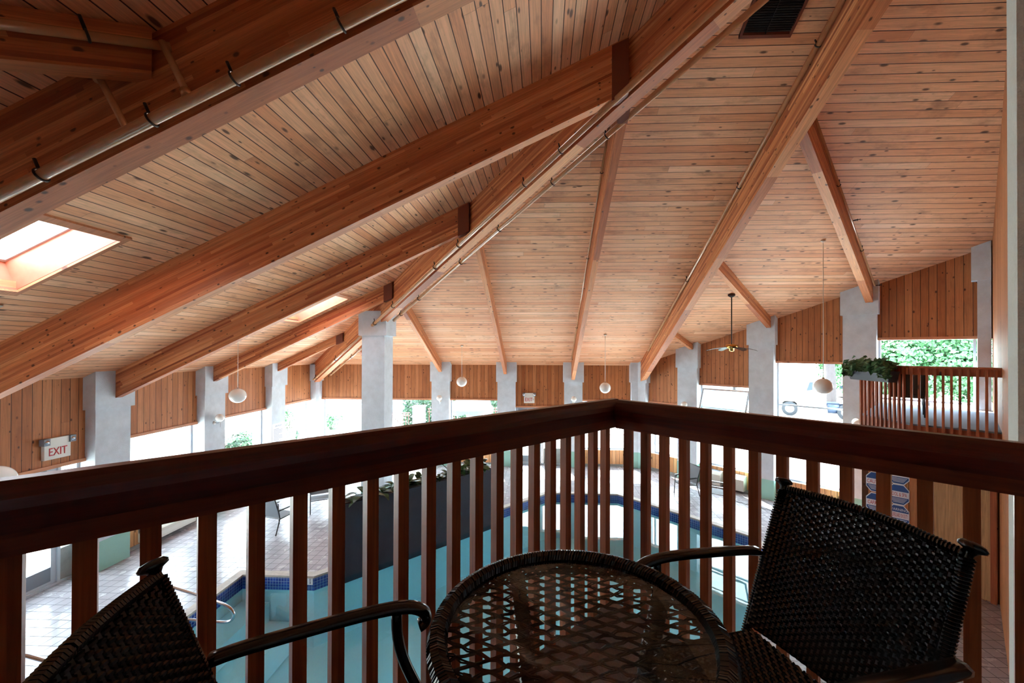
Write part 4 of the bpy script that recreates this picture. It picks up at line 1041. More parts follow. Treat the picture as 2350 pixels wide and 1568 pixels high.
# ------------------------------------------------------------------ air units under the windows
def air_unit(P, s0, s1, z0, z1, dep, label):
    t = empty('air_conditioner', P((s0+s1)/2, z0, -dep/2), 0, label, 'air conditioner')
    B = lambda a0, a1, b0, b1, k0, k1: ([P(a0, b0, k0), P(a1, b0, k0), P(a1, b1, k0), P(a0, b1, k0)], [P(a0, b0, k1), P(a1, b0, k1), P(a1, b1, k1), P(a0, b1, k1)])
    q = MB(); q.hexa([P(s0, z0, -dep), P(s1, z0, -dep), P(s1, z1-.10, -dep), P(s0, z1-.10, -dep)], [P(s0, z0, 0), P(s1, z0, 0), P(s1, z1, 0), P(s0, z1, 0)])
    q.hexa([P(s0, z1-.10, -dep), P(s1, z1-.10, -dep), P(s1, z1, -dep+.10), P(s0, z1, -dep+.10)], [P(s0, z1-.10, -.01), P(s1, z1-.10, -.01), P(s1, z1, -.01), P(s0, z1, -.01)])
    fixnormals(q.build('casing', M['beige_plastic'], t)); q = MB()
    n = 9
    for i in range(n):
        zz = z0+.06+(z1-z0-.22)*i/n; q.hexa(*B(s0+.04, s1-.04, zz, zz+.012, -dep-.012, -dep+.002))
    fixnormals(q.build('grille', M['white_plastic'], t)); q = MB()
    for i in range(6):
        k_ = -dep+.12+i*.03; q.hexa(*B(s0+.06, s1-.06, z1, z1+.008, k_, k_+.012))
    fixnormals(q.build('outlet_vane', M['grey_metal'], t))
su = lambda x: (x-XC)*S2
air_unit(PR, su(5.95), su(6.36), DECK+.08, -4.22, .20+.1, 'white air unit under the slanted wall window, behind the sling chair')
air_unit(PR, su(6.46), su(6.90), DECK+.08, -4.22, .20+.1, 'white air unit with a coiled cable, right one under the slanted window')
air_unit(PL, 9.45, 10.75, DECK+.12, -4.33, .30, 'long low louvred air unit under the left wall window')
q = MB(); q.tube([(5.98+.02*i, 13.35-.02*i+.05*math.sin(i), DECK+.015+.0*i) for i in range(50)], .008, 6)
tag(q.build('power_cord', M['black'], loc=(6.0, 13.3, DECK)), 'black cord lying on the deck in front of the right air units', 'cord')

# ------------------------------------------------------------------ poolside sling chairs
def sling_chair(loc, rz, label, col='aluminium'):
    t = empty('sling_chair', loc, rz, label, 'chair'); m = world_of(t)
    W = lambda *p_: m @ Vector(p_)
    mt = M[col]
    for sy in (-1, 1):
        y = .27*sy
        q = MB(); q.tube([W(.24, y, 0), W(.22, y, .30), W(.20, y, .56), W(.10, y, .60), W(-.26, y, .60)], .014, 8); q.build('leg', mt, t)
        q = MB(); q.tube([W(-.34, y, 0), W(-.22, y, .40), W(-.26, y, .60), W(-.38, y, .95)], .014, 8); q.build('leg', mt, t)
        q = MB(); q.tube([W(.22, y, .40), W(-.22, y, .38)], .012, 8); q.build('seat_rail', mt, t)
        q = MB(); q.bar(W(.22, y, .615), W(-.22, y, .615), .045, .02); q.build('armrest', mt, t)
    q = MB(); q.hexa([W(.24, -.26, .40), W(.24, .26, .40), W(-.23, .26, .37), W(-.23, -.26, .37)], [W(.24, -.26, .41), W(.24, .26, .41), W(-.23, .26, .38), W(-.23, -.26, .38)]); fixnormals(q.build('seat', M['sling'], t))
    q = MB(); q.hexa([W(-.235, -.26, .42), W(-.235, .26, .42), W(-.385, .26, .95), W(-.385, -.26, .95)], [W(-.225, -.26, .42), W(-.225, .26, .42), W(-.375, .26, .95), W(-.375, -.26, .95)]); fixnormals(q.build('backrest', M['sling'], t))
    q = MB(); q.tube([W(.235, -.27, .38), W(.235, .27, .38)], .012, 8); q.tube([W(-.38, -.27, .95), W(-.38, .27, .95)], .012, 8); q.build('cross_bar', mt, t)
    return t
sling_chair((4.75, 13.75, DECK), math.radians(200), 'dark framed sling chair beside the pool edge, in front of the slanted wall', 'black')
sling_chair((5.45, 12.95, DECK), math.radians(150), 'grey sling chair in front of the white air units')
sling_chair((-7.0, 10.6, DECK), math.radians(75), 'dark sling chair on the left deck, seen between the balusters', 'black')
sling_chair((-6.6, 11.9, DECK), math.radians(-60), 'dark sling chair on the left deck, partly behind the planter leaves', 'black')
# far balcony chair
t = empty('wicker_armchair', (8.05, 9.35, FZ), math.radians(-130), 'dark wicker armchair standing on the far balcony', 'chair'); m = world_of(t); W = lambda *p_: m @ Vector(p_)
q = MB(); q.box(-.25, .25, -.26, .26, .40, .46); o = q.build('seat', M['wicker'], t, local=True, mw=Matrix.Identity(4))
q = MB(); q.hexa([(-.25, -.28, .44), (-.25, .28, .44), (-.38, .30, 1.02), (-.38, -.30, 1.02)], [(-.22, -.28, .44), (-.22, .28, .44), (-.35, .30, 1.02), (-.35, -.30, 1.02)]); fixnormals(q.build('backrest', M['wicker'], t, local=True))
for sy in (-1, 1):
    q = MB(); q.tube([(-.36, .30*sy, .98), (-.26, .30*sy, .66), (.20, .30*sy, .67), (.30, .30*sy, .63)], .018, 8); q.build('armrest', M['black_metal_chair'], t, local=True)
    q = MB(); q.tube([(.22, .30*sy, .66), (.20, .27*sy, .40), (.27, .28*sy, 0)], .016, 8); q.build('leg', M['black_metal_chair'], t, local=True)
    q = MB(); q.tube([(-.26, .30*sy, .66), (-.22, .27*sy, .40), (-.32, .28*sy, 0)], .016, 8); q.build('leg', M['black_metal_chair'], t, local=True)

# ------------------------------------------------------------------ raised planter by the pool
d1 = Vector((1/S2, 1/S2, 0)); n1 = Vector((1/S2, -1/S2, 0))
pa = Vector((-4.30, 8.70, 0)); Lp = 4.05
t = empty('raised_planter', (*(pa+d1*Lp/2)[:2], DECK), 0, 'long dark raised planter wall full of leafy plants at the pool edge', 'planter')
B = lambda s0, s1, k0, k1, z0, z1: ([pa+d1*s0-n1*k0+Vector((0, 0, z0)), pa+d1*s1-n1*k0+Vector((0, 0, z0)), pa+d1*s1-n1*k0+Vector((0, 0, z1)), pa+d1*s0-n1*k0+Vector((0, 0, z1))], [pa+d1*s0-n1*k1+Vector((0, 0, z0)), pa+d1*s1-n1*k1+Vector((0, 0, z0)), pa+d1*s1-n1*k1+Vector((0, 0, z1)), pa+d1*s0-n1*k1+Vector((0, 0, z1))])
pz0 = DECK-.30; pz1 = -3.36
fixnormals(MB().hexa(*B(0, Lp, 0, .42, pz0, pz1)).build('wall', M['dark_planter'], t, mw=frame(pa, d1)))
fixnormals(MB().hexa(*B(-.03, 0, -.01, .43, pz0, pz1)).build('end_trim', M['stucco'], t))
fixnormals(MB().hexa(*B(.03, Lp-.03, .03, .39, pz1, pz1+.02)).build('soil', M['soil'], t))
def blade_plant(base, n, L, name, mat, par, spread=.35):
    q = MB()
    for i in range(n):
        a = random.uniform(0, 6.28); e = random.uniform(.35, 1.2); ln = L*random.uniform(.6, 1.2); w_ = ln*.16
        d_ = Vector((math.cos(a), math.sin(a), 0)); l_ = Vector((-d_.y, d_.x, 0)); pts = []
        b0 = Vector(base)+Vector((random.uniform(-.08, .08), random.uniform(-.08, .08), 0)); N = 6
        for j in range(N+1):
            u = j/N; p_ = b0 + d_*(ln*u*math.cos(e)*1.0) + Vector((0, 0, ln*(u*math.sin(e) - .55*u*u)))
            ww = w_*math.sin(math.pi*min(1, (.1+u*.9)))*.9+.003; pts += [p_-l_*ww, p_+l_*ww]
        q.add(pts, [(2*j, 2*j+1, 2*j+3, 2*j+2) for j in range(N)], True)
    return q.build(name, mat, par)
k = 0
for i in range(11):
    c = pa + d1*(.12+.38*i) - n1*random.uniform(.12, .30)
    if i == 0: c = pa - d1*.0 - n1*.3
    blade_plant((c.x, c.y, pz1+.02), 14, random.uniform(.38, .62), 'plant_foliage', M['houseplant'], t)

q = MB(); q.tube([(-4.02, 10.95, -1.86), (-3.0, 10.55, -2.62), (-2.35, 10.85, pz1)], .010, 6); q.build('plant_stake', M['iron'], t)
# ------------------------------------------------------------------ chrome grab rails
def grab(c, ang, label):
    t = empty('pool_handrail', c, ang, label, 'handrail'); m = world_of(t); W = lambda *p_: m @ Vector(p_)
    q = MB(); pts = [W(-.95, 0, .0), W(-.95, 0, .72), W(-.80, 0, .82), W(-.30, 0, .70), W(.52, 0, .47), W(.72, 0, .38), W(.80, 0, .26), W(.74, 0, .15), W(.58, 0, .12), W(-.20, 0, .17), W(-.34, 0, .12), W(-.36, 0, 0)]
    sm = []
    for i in range(len(pts)-1):
        for j in range(4): sm.append(pts[i].lerp(pts[i+1], j/4))
    sm.append(pts[-1])
    for _ in range(3): sm = [sm[0]]+[(sm[i-1]+sm[i]*2+sm[i+1])/4 for i in range(1, len(sm)-1)]+[sm[-1]]
    q.tube(sm, .024, 12); q.build('rail_tube', M['steel'], t)
    q = MB(); q.lathe([(.05, 0), (.05, .012), (.026, .03)], W(-.95, 0, 0), 16); q.lathe([(.05, 0), (.05, .012), (.026, .03)], W(-.36, 0, 0), 16); q.build('floor_flange', M['steel'], t)
grab((-6.02, 6.75, DECK), math.radians(0), 'bent chrome handrail at the pool steps, seen through the left balusters')
grab((-6.02, 5.05, DECK), math.radians(0), 'second chrome handrail, lower left behind the near wicker chair')
# ------------------------------------------------------------------ near wicker armchairs
def weave(q, P, nu, nv, r=.0056, amp=.0046, spoke_r=.0058, sub=3):
    """P(u, v, k): u across, v up, k off the surface; strands run along u over and under the spokes"""
    for j in range(nv):
        v = (j+.5)/nv; pts = []
        for i in range(nu*sub+1):
            u = i/(nu*sub); pts.append(P(u, v, amp*math.cos(math.pi*(i/sub) + math.pi*j)))
        q.tube(pts, r, 5)
    for i in range(nu+1):
        u = i/nu; q.tube([P(u, w_/8, 0) for w_ in range(9)], spoke_r, 5)
def wrap(q, pts, r, turn, wr=.0035):
    """cord wound round a core"""
    pts = [Vector(p_) for p_ in pts]; q.tube(pts, r, 10); L = 0; out = []; prev = None
    segs = []
    for i in range(len(pts)-1): segs.append((pts[i], pts[i+1], (pts[i+1]-pts[i]).length))
    tot = sum(s[2] for s in segs); n = int(tot/turn*8); ref = Vector((0, 1, 0))
    acc = 0; k = 0
    for i in range(n+1):
        s = tot*i/n
        while k < len(segs)-1 and s > acc+segs[k][2]: acc += segs[k][2]; k += 1
        a, b, l = segs[k]; d = (b-a).normalized(); c = a + d*(s-acc); e = (ref - d*ref.dot(d)).normalized(); f_ = d.cross(e); t_ = 2*math.pi*i/8
        out.append(c + (e*math.cos(t_)+f_*math.sin(t_))*(r+wr*.5))
    q.tube(out, wr, 4)
def wicker_chair(name, loc, rz, label, group=None):
    t = empty(name, loc, rz, label, 'chair'); I = Matrix.Identity(4)
    LF = .18; xb0, zb0, xb1, zb1 = -.16, .44+LF, -.335, .90+LF
    def BPt(u, v, k):
        y = (u-.5)*(.47+.02*v); bow = .02*math.sin(math.pi*u); x = xb0+(xb1-xb0)*v - bow*.9
        top = zb1-.018+.012*math.sin(math.pi*u)
        return Vector((x+k*.93, y, zb0+(top-zb0)*v + k*.35))
    q = MB(); weave(q, BPt, 30, 46); q.build('backrest', M['wicker'], t, local=True)
    # thick wound top edge
    q = MB(); wrap(q, [BPt(u/14, 1.0, 0)+Vector((0, 0, .004)) for u in range(15)], .010, .009); q.build('top_roll', M['wicker'], t, local=True)
    for sy in (-1, 1):
        p0 = Vector((xb0+.01, .247*sy, .36+LF)); p1 = Vector((xb1, .252*sy, zb1-.02)); q = MB()
        wrap(q, [p0.lerp(p1, i/10) for i in range(11)], .0125, .009); post = q.build('back_post', M['wicker'], t, local=True)
        d = (p1-p0).normalized(); q = MB()
        q.lathe([(.0115, -.03), (.0095, 0), (.0095, .010), (.015, .019), (.027, .025), (.028, .032), (.021, .039), (.004, .042)], p1, 22, (d.x-.05, .16*sy, d.z))
        q.build('finial', M['black_metal_chair'], t, local=True)
        yy = .288*sy
        path = [(-.250, yy-.006*sy, .658), (-.20, yy, .665), (-.08, yy, .675), (.05, yy, .685), (.15, yy, .688), (.21, yy, .680), (.245, yy, .655), (.243, yy, .632), (.225, yy, .625)]
        sm = [Vector(p_)+Vector((0, 0, LF)) for p_ in path]; fine = []
        for i in range(len(sm)-1):
            for j in range(3): fine.append(sm[i].lerp(sm[i+1], j/3))
        fine.append(sm[-1])
        for _ in range(2): fine = [fine[0]]+[(fine[i-1]+fine[i]*2+fine[i+1])/4 for i in range(1, len(fine)-1)]+[fine[-1]]
        q = MB(); hw_, hh = .025, .015; vs = []; n_ = 8
        for i, p_ in enumerate(fine):
            d = (fine[min(i+1, len(fine)-1)]-fine[max(i-1, 0)]).normalized(); up_ = Vector((0, 1, 0)).cross(d)*-1
            for a in range(n_):
                th = 2*math.pi*(a+.5)/n_; vs.append(p_ + Vector((0, 1, 0))*hw_*math.cos(th) + up_*hh*math.sin(th))
        N = len(fine); q.add(vs, [(i*n_+j, i*n_+(j+1) % n_, (i+1)*n_+(j+1) % n_, (i+1)*n_+j) for i in range(N-1) for j in range(n_)] + [tuple(range(n_)), tuple((N-1)*n_+j for j in reversed(range(n_)))], True)
        fixnormals(q.build('armrest', M['black_metal_chair'], t, local=True))
        q = MB(); lp = [(.165, yy, .675+LF), (.165, yy-.004*sy, .61+LF), (.185, yy-.02*sy, .54+LF), (.225, yy-.035*sy, .47+LF), (.245, yy-.035*sy, .38+LF), (.235, yy-.02*sy, .26), (.27, yy, .0)]
        lp = [Vector(p_) for p_ in lp]; fl = []
        for i in range(len(lp)-1):
            for j in range(3): fl.append(lp[i].lerp(lp[i+1], j/3))
        fl.append(lp[-1])
        for _ in range(3): fl = [fl[0]]+[(fl[i-1]+fl[i]*2+fl[i+1])/4 for i in range(1, len(fl)-1)]+[fl[-1]]
        q.tube(fl, .014, 10); q.build('leg', M['black_metal_chair'], t, local=True)
        q = MB(); q.tube([(xb0+.01, .245*sy, .40+LF), (-.19, .25*sy, .28), (-.26, .27*sy, 0)], .014, 10); q.build('leg', M['black_metal_chair'], t, local=True)
    def SPt(u, v, k):
        x = -.17 + .42*v; y = (u-.5)*(.45+.04*v); dip = -.022*math.sin(math.pi*u)*math.sin(math.pi*v); roll = -.05*max(0, v-.86)/.14*max(0, v-.86)/.14
        return Vector((x, y, .425+LF+dip+roll+k))
    q = MB(); weave(q, SPt, 26, 38, sub=2); q.build('seat', M['wicker'], t, local=True)
    q = MB()
    for a, b_ in (((-.17, -.23, .40), (-.17, .23, .40)), ((.24, -.25, .375), (.24, .25, .375)), ((-.17, -.235, .40), (.24, -.255, .375)), ((-.17, .235, .40), (.24, .255, .375))): q.tube([Vector(a)+Vector((0, 0, LF)), Vector(b_)+Vector((0, 0, LF))], .013, 8)
    q.build('seat_frame', M['black_metal_chair'], t, local=True)
    return t
wicker_chair('wicker_armchair', (.632, 1.162, BAL), math.radians(-161), 'dark wicker armchair with flared finials on the right side of the glass table')
wicker_chair('wicker_armchair', (-.432, .758, BAL), math.radians(22.9), 'dark wicker armchair cut by the lower left picture corner')

# ------------------------------------------------------------------ round wicker table
tx, ty, tr = .085, 1.008, .355; tz = -.665
t = empty('round_wicker_table', (tx, ty, BAL), 0, 'round black wicker table with a glass top between the two armchairs', 'table')
q = MB(); R0 = tr-.020
q.tube([(tx+R0*math.cos(a), ty+R0*math.sin(a), tz-.012) for a in [2*math.pi*i/96 for i in range(96)]], .016, 10, closed=True)
ntw = 62
for s_ in range(4):
    N = ntw*8; pts = []
    for i in range(N):
        a = 2*math.pi*i/N; b_ = 2*math.pi*ntw*i/N + s_*math.pi/2
        rr = R0 + .0205*math.cos(b_); pts.append((tx+rr*math.cos(a), ty+rr*math.sin(a), tz-.012+.0205*math.sin(b_)))
    q.tube(pts, .0042, 5, closed=True)
q.build('rim', M['wicker'], t)
q = MB()
for s_ in (0, 1, 2):     # woven skirt below the rim
    N = 360; q.tube([(tx+(R0+.006+.004*math.cos(math.pi*i/2+math.pi*s_))*math.cos(2*math.pi*i/N), ty+(R0+.006+.004*math.cos(math.pi*i/2+math.pi*s_))*math.sin(2*math.pi*i/N), tz-.042-.010*s_) for i in range(N)], .0048, 5, closed=True)
q.build('skirt', M['wicker'], t)
q = MB(); RG = tr-.040
for fam, ang in ((0, 25), (1, -25)):
    d = Vector((math.cos(math.radians(ang)), math.sin(math.radians(ang)), 0)); n_ = Vector((-d.y, d.x, 0)); k = -RG+.006; sp = 0
    while k < RG:
        L = math.sqrt(max(0, RG*RG-k*k))
        if L > .02:
            c = Vector((tx, ty, tz-.024)) + n_*k; pts = []
            m_ = max(4, int(L/.010)); 
            for i in range(m_+1):
                s = -L+2*L*i/m_; pts.append(c + d*s + n_*.0018*math.sin(s*110+k*60) + Vector((0, 0, .0022*math.cos(s*130+fam*math.pi))))
            q.tube(pts, .0021, 5)
        sp += 1; k += .0058 if sp % 2 else .0275
q.build('lattice_top', M['wicker'], t)
q = MB(); q.lathe([(RG+.002, .005), (0.001, .005)], (tx, ty, tz-.014), 72); g_ = q.build('glass_top', M['table_glass'], t)
q = MB(); q.lathe([(RG+.002, -.001), (RG+.008, -.001), (RG+.008, .0065), (RG+.002, .0065), (RG+.002, -.001)], (tx, ty, tz-.014), 72, caps=False); q.build('glass_edge', M['steel'], t)
for i in range(4):
    a = math.radians(33+90*i); e = Vector((math.cos(a), math.sin(a), 0)); c = Vector((tx, ty, 0)); q = MB()
    pp = [c+e*.30+Vector((0, 0, tz-.03)), c+e*.25+Vector((0, 0, tz-.18)), c+e*.20+Vector((0, 0, tz-.45)), c+e*.24+Vector((0, 0, tz-.7)), c+e*.29+Vector((0, 0, BAL))]
    fl = []
    for j in range(4):
        for m_ in range(4): fl.append(pp[j].lerp(pp[j+1], m_/4))
    fl.append(pp[-1])
    for _ in range(3): fl = [fl[0]]+[(fl[i_-1]+fl[i_]*2+fl[i_+1])/4 for i_ in range(1, len(fl)-1)]+[fl[-1]]
    wrap(q, fl, .022, .010); q.build('leg', M['wicker'], t)
q = MB(); q.tube([(tx+.19*math.cos(a), ty+.19*math.sin(a), tz-.40) for a in [2*math.pi*i/40 for i in range(40)]], .010, 8, closed=True); q.build('stretcher_ring', M['wicker'], t)

# ------------------------------------------------------------------ outdoors
GZ = DECK-.12
DOUT = inset(DECKP, -.35)
o = flat_with_hole('ground', [(-70, -50), (90, -50), (90, 90), (-70, 90)], DOUT, GZ-.1, GZ, M['pavement']); struct(o)
def at(px, py, dist):   # point of the photo at forward depth dist (measured positions of distant things)
    v = fw*934.5 + r2*(px-1208.4) - u2*(py-799.6); return v*(dist/v.dot(fw))
def cloud_mesh(name, R_, H, n, size, mat, blobs=9):
    bl = [(Vector((random.uniform(-.55, .55)*R_, random.uniform(-.55, .55)*R_, random.uniform(.15, .85)*H)), random.uniform(.35, .6)*R_) for _ in range(blobs)]
    def f():
        c, r = random.choice(bl); v = Vector((random.gauss(0, 1), random.gauss(0, 1), random.gauss(0, 1))).normalized()
        p_ = c + v*r*random.uniform(.7, 1.0); p_.z = max(.02, min(H*1.08, p_.z)); return p_, v
    q = MB(); vs = []; fs = []
    for i in range(n):
        c, nrm = f(); nr = (nrm+Vector((random.uniform(-.7, .7), random.uniform(-.7, .7), random.uniform(-.3, .9)))).normalized()
        a = nr.orthogonal().normalized(); a = Matrix.Rotation(random.uniform(0, 6.28), 3, nr) @ a; b = nr.cross(a); s = size*random.uniform(.6, 1.3); k = len(vs)
        vs += [c-a*s*.6, c-b*s*.4, c+a*s*.6, c+b*s*.4]; fs.append((k, k+1, k+2, k+3))
    me = bpy.data.meshes.new(name); me.from_pydata([tuple(v) for v in vs], [], fs); me.materials.append(mat); me.update(); return me
crown_a = cloud_mesh('crown', 4.5, 8.5, 6500, .42, M['leaf'], 16); crown_b = cloud_mesh('crown', 4.0, 7.5, 6000, .40, M['leaf'], 14)
trees = []
def tree(x, y, s, label, me, trunk_h=2.2, rot=0.0, tr_r=.28):
    t = empty('broadleaf_tree', (x, y, GZ), rot, label, 'tree', None); 
    o = bpy.data.objects.new('crown', me); COL.objects.link(o); o.parent = t; o.matrix_basis = Matrix.Translation((0, 0, trunk_h)) @ Matrix.Scale(s, 4)
    q = MB(); q.tube([(0, 0, 0), (.1, .05, trunk_h), (.25, .1, trunk_h+3*s)], [tr_r, tr_r*.8, tr_r*.5], 10); q.build('trunk', M['trunk'], t, local=True); return t
tl = [(28.8, 36.2, .72, 'tree beyond the far balcony window, leftmost in that window'), (31.0, 34.2, .75, 'tree beyond the far balcony window, middle'), (33.2, 32.0, .72, 'tree beyond the far balcony window, rightmost'),
      (29.5, 41.5, .62, 'leafy tree behind the parked car, seen right of the thick trunk'), (32.0, 40.5, .6, 'leafy tree behind the parked car at the right side of the truck window'), (24, 52, .8, 'small pale tree behind the truck bonnet'),
      (-8, 42, .8, 'distant tree left of the tent beyond the red fence'), (0, 46, .9, 'distant tree behind the pale garden wall'), (-40, 34, 1.0, 'distant tree beyond the left wall windows'), (-44, 18, 1.0, 'distant tree outside the left exit door')]
for i, (x, y, s, lb) in enumerate(tl): tree(x, y, s, lb, crown_a if i % 2 else crown_b, 1.2, i*1.3)
# thick trunk beside the truck
b0 = at(1905, 922, 33); t_ = MB(); top_ = at(1897, 700, 33)
t_.tube([Vector((b0.x, b0.y, GZ)), Vector((b0.x, b0.y, GZ+3)), Vector((b0.x*.5+top_.x*.5, b0.y*.5+top_.y*.5, 0)), Vector((top_.x, top_.y, top_.z))], [.45, .38, .36, .30], 14)
tk = empty('broadleaf_tree', (b0.x, b0.y, GZ), 0, 'tree with a thick grey trunk behind the white truck', 'tree'); t_.build('trunk', M['trunk'], tk)
o = bpy.data.objects.new('crown', crown_a); COL.objects.link(o); o.parent = tk; o.matrix_basis = Matrix.Translation((0, 0, 7.5)) @ Matrix.Scale(.9, 4)
# shrubs
bush_a = cloud_mesh('foliage', .9, 1.3, 1500, .12, M['hedge'], 8); bush_b = cloud_mesh('foliage', .7, 1.0, 1200, .11, M['leaf'], 7)
def shrub(x, y, s, label, me, z=GZ): 
    t = empty('shrub', (x, y, z), random.uniform(0, 6), label, 'shrub'); o = bpy.data.objects.new('foliage', me); COL.objects.link(o); o.parent = t; o.matrix_basis = Matrix.Scale(s, 4)
    q = MB(); q.tube([(0, 0, 0), (0, 0, .5*s)], .04, 6); q.build('stem', M['trunk'], t, local=True)
for (px, py, d, s, lb, me) in ((310, 1035, 12.6, .5, 'small shrub in the white yard, left wall window nearest the exit sign', bush_b), (540, 1015, 15.5, 1.1, 'dense green shrub in the second left wall window', bush_a), (560, 985, 19, 1.1, 'taller shrub behind the dense one in the second left wall window', bush_b),
        (652, 995, 19.5, .9, 'bushy shrub right of the posted notice column', bush_a), (655, 965, 25, 1.2, 'shrub further back right of the posted notice column', bush_b), (760, 975, 25, 1.0, 'shrub with reddish stems left of the free standing column', bush_b),
        (120, 1095, 11, .8, 'low shrub outside the left exit door', bush_a), (1893, 1110, 19.3, .55, 'tiny shrub outside the slanted wall window, seen under the railing', bush_b), (1500, 1005, 24, 1.1, 'shrub outside the first slanted wall window', bush_a)):
    v = at(px, py, d); shrub(v.x, v.y, s, lb, me, GZ)
# hedge behind the red fence
def hedge(x0, x1, y, h, label):
    n = int((x1-x0)*520)
    def f(): return (random.uniform(x0, x1), y+random.uniform(-.4, .4), GZ+abs(random.uniform(0, h))), (0, -1, .2)
    o = leaves(f, n, .14, 'hedge', M['hedge'], None, loc=((x0+x1)/2, y, GZ)); return tag(o, label, 'hedge')
hedge(-9.0, -4.9, 26.2, 1.75, 'clipped hedge behind the red fence left of the tent')
hedge(-3.2, -.6, 25.6, 1.9, 'dark hedge behind and right of the white tent')
def fence(x0, x1, y, h, label, z=GZ):
    t = empty('picket_fence', ((x0+x1)/2, y, z), 0, label, 'fence'); n = int((x1-x0)/.16)
    q = MB(); q.box(x0, x1, y-.02, y+.02, z+.18, z+.22); q.build('rail', M['red_paint'], t)
    q = MB(); q.box(x0, x1, y-.02, y+.02, z+h-.22, z+h-.18); q.build('rail', M['red_paint'], t)
    q = MB(); q.box(x0, x1, y-.02, y+.02, z+h-.03, z+h); q.build('rail', M['red_paint'], t)
    q0 = None
    for i in range(n):
        xx = x0+(i+.5)*(x1-x0)/n
        if q0 is None: q0 = MB().box(xx-.012, xx+.012, y-.012, y+.012, z+.03, z+h).build('picket', M['red_paint'], t)
        else:
            o = q0.copy(); COL.objects.link(o); o.matrix_basis = q0.matrix_basis @ Matrix.Translation((i*(x1-x0)/n, 0, 0))
fence(-7.0, -5.1, 24.6, 1.35, 'red metal picket fence left of the tent, between two pale pillars')
fence(-10.6, -8.1, 24.6, 1.1, 'red metal picket fence seen left of the free standing column')
fence(-4.6, 1.6, 24.8, 1.4, 'red metal picket fence behind the white tent')
fence(3.6, 8.4, 23.0, 1.1, 'red metal fence outside the back corner, seen below the railing corner')
def pillar(x, y, h, w, label):
    t = empty('gate_pillar', (x, y, GZ), 0, label, 'pillar')
    MB().box(x-w/2, x+w/2, y-w/2, y+w/2, GZ, GZ+h).build('shaft', M['outer_wall'], t)
    MB().box(x-w/2-.05, x+w/2+.05, y-w/2-.05, y+w/2+.05, GZ+h, GZ+h+.08).build('cap', M['outer_wall'], t)
pillar(-7.5, 24.5, 1.45, .62, 'pale square gate pillar left of the red fence and tent'); pillar(-11.0, 24.5, 1.5, .8, 'pale square pillar seen just left of the free standing column')
struct(MB().box(-30, 14, 31, 31.3, GZ, -2.5).build('wall_garden', M['outer_wall']))
# tent
tc_ = Vector((-3.75, 20.9, GZ)); t = empty('canopy_tent', tc_, 0, 'white domed canopy tent with a grey scalloped valance outside the back window', 'tent')
q = MB(); N = 32; prof = [(1.20, 1.92), (1.14, 2.02), (.95, 2.19), (.70, 2.32), (.4, 2.40), (.05, 2.43)]
q.lathe(prof, tc_, N, caps=False); q.build('canopy', M['tent'], t)
q = MB(); vs = []
for i in range(64):
    a = 2*math.pi*i/64; sc = .16+.10*abs(math.sin(a*4)); vs += [tc_+Vector((1.21*math.cos(a), 1.21*math.sin(a), 1.94)), tc_+Vector((1.22*math.cos(a), 1.22*math.sin(a), 1.94-sc))]
q.add(vs, [(2*i, 2*((i+1) % 64), 2*((i+1) % 64)+1, 2*i+1) for i in range(64)]); q.build('valance', M['tent_edge'], t)
for i in range(4):
    a = math.radians(45+90*i); q = MB(); q.tube([tc_+Vector((1.15*math.cos(a), 1.15*math.sin(a), 0)), tc_+Vector((1.15*math.cos(a), 1.15*math.sin(a), 1.95))], .025, 8); q.build('pole', M['white_metal'], t)
# truck and car
def vehicle_frame(px, dist):
    v = at(px, 806, dist); v.z = GZ+.35; d = Vector((v.x, v.y, 0)).normalized(); r_ = Vector((d.y, -d.x, 0))
    return v, math.atan2(r_.y, r_.x)
v, a = vehicle_frame(1812, 29)
struct(MB().box(v.x-12, v.x+14, v.y-8, v.y+14, GZ, GZ+.35).build('ground', M['pavement']))
t = empty('semi_truck', v, a, 'white truck tractor parked outside the slanted wall window, facing left', 'truck')
def wheel(par, x, y, r=.49, w=.28):
    q = MB(); q.lathe([(r*.55, -w/2), (r*.97, -w/2), (r, -w/2+.03), (r, w/2-.03), (r*.97, w/2), (r*.55, w/2)], (x, y, r), 28, (0, 1, 0)); wo = q.build('wheel', M['tyre'], par, local=True)
    q = MB(); q.lathe([(r*.56, -w/2-.005), (r*.5, -w/2+.03), (r*.2, -w/2-.02), (r*.15, -w/2-.06), (.01, -w/2-.06)], (x, y, r), 24, (0, 1, 0)); q.build('hub', M['white_metal'], par, local=True)
wheel(t, 0, 0); wheel(t, 0, 1.9)
side = [(-.95, .55), (-.95, 1.35), (-.8, 1.62), (.75, 1.80), (1.05, 2.50), (1.25, 2.62), (2.1, 2.66), (2.1, .45), (.62, .45), (.55, .8), (.3, 1.02), (-.3, 1.02), (-.55, .8), (-.62, .55)]
q = MB(); n = len(side); q.add([(x_, -.12, z_) for x_, z_ in side]+[(x_, 2.1, z_) for x_, z_ in side], [tuple(range(n)), tuple(reversed(range(n, 2*n)))]+[(i, (i+1) % n, n+(i+1) % n, n+i) for i in range(n)]); fixnormals(q.build('cab', M['truck_white'], t, local=True))
q = MB(); q.hexa([(.98, -.14, 1.82), (1.32, -.14, 1.86), (1.36, -.14, 2.44), (1.16, -.14, 2.42)], [(.98, -.12, 1.82), (1.32, -.12, 1.86), (1.36, -.12, 2.44), (1.16, -.12, 2.42)])
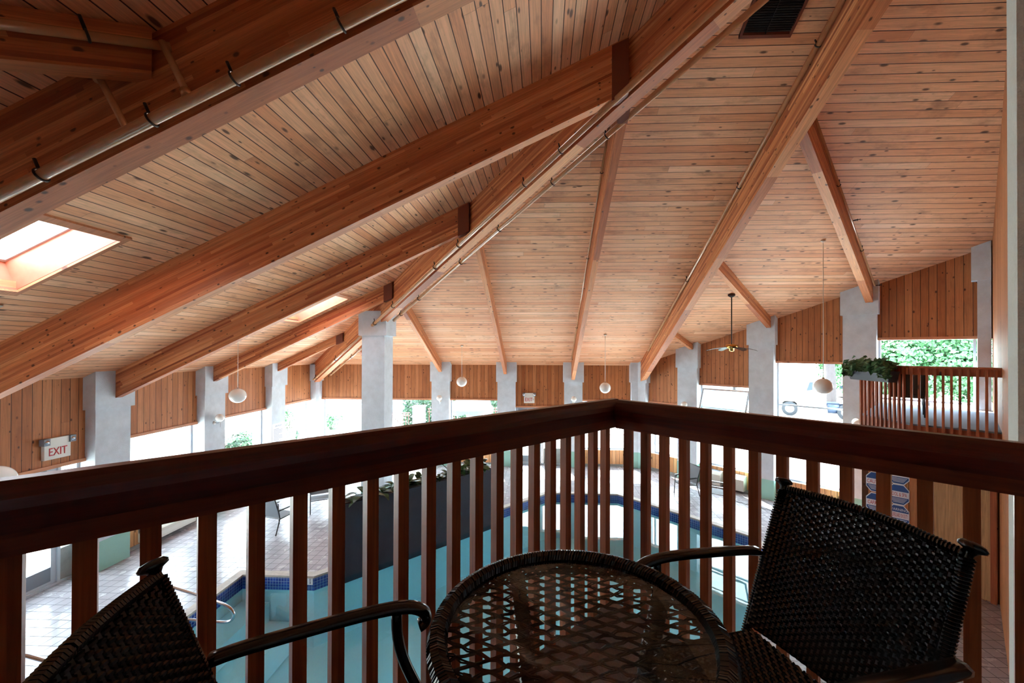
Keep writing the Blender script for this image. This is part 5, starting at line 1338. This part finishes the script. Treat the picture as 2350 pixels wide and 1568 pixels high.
q.hexa([(1.38, -.14, 1.90), (1.86, -.14, 1.90), (1.86, -.14, 2.46), (1.42, -.14, 2.46)], [(1.38, -.12, 1.90), (1.86, -.12, 1.90), (1.86, -.12, 2.46), (1.42, -.12, 2.46)])
q.build('side_window', M['navy_steel'], t, local=True)
MB().box(.9, 2.08, -.13, -.11, 1.02, 1.035).build('door_moulding', M['grey_metal'], t, local=True)
MB().box(1.55, 1.72, -.15, -.11, 1.36, 1.41).build('door_handle', M['grey_metal'], t, local=True)
q = MB(); q.lathe([(.30, 0), (.30, .62)], (2.18, .12, .62), 24, (1, 0, 0)); q.build('fuel_tank', M['navy_steel'], t, local=True)
MB().box(2.1, 5.6, .5, 1.5, .78, .98).build('chassis', M['navy_steel'], t, local=True)
q = MB(); q.hexa([(2.85, .2, 1.0), (3.6, .2, 1.0), (3.6, 1.8, 1.0), (2.85, 1.8, 1.0)], [(2.95, .3, 1.12), (3.5, .3, 1.12), (3.5, 1.7, 1.12), (2.95, 1.7, 1.12)]); q.build('coupling_plate', M['white_metal'], t, local=True)
for x_ in (3.15, 4.3): wheel(t, x_, 0, .47, .5); wheel(t, x_, 1.9, .47, .5)
v2, a2 = vehicle_frame(1950, 38); t = empty('parked_car', v2, a2, 'white car parked behind the truck, partly hidden by the column', 'car')
side = [(-2.1, .3), (-2.15, .75), (-1.3, .95), (-.7, 1.38), (.6, 1.42), (1.2, 1.0), (2.0, .92), (2.1, .3)]
q = MB(); n = len(side); q.add([(x_, 0, z_) for x_, z_ in side]+[(x_, 1.7, z_) for x_, z_ in side], [tuple(range(n)), tuple(reversed(range(n, 2*n)))]+[(i, (i+1) % n, n+(i+1) % n, n+i) for i in range(n)]); fixnormals(q.build('body', M['truck_white'], t, local=True))
q = MB(); q.hexa([(-1.15, -.015, .98), (.95, -.015, 1.0), (.55, -.015, 1.34), (-.65, -.015, 1.32)], [(-1.15, .0, .98), (.95, .0, 1.0), (.55, .0, 1.34), (-.65, .0, 1.32)]); q.build('side_window', M['navy_steel'], t, local=True)
wheel(t, -1.35, .1, .32, .2); wheel(t, 1.3, .1, .32, .2)
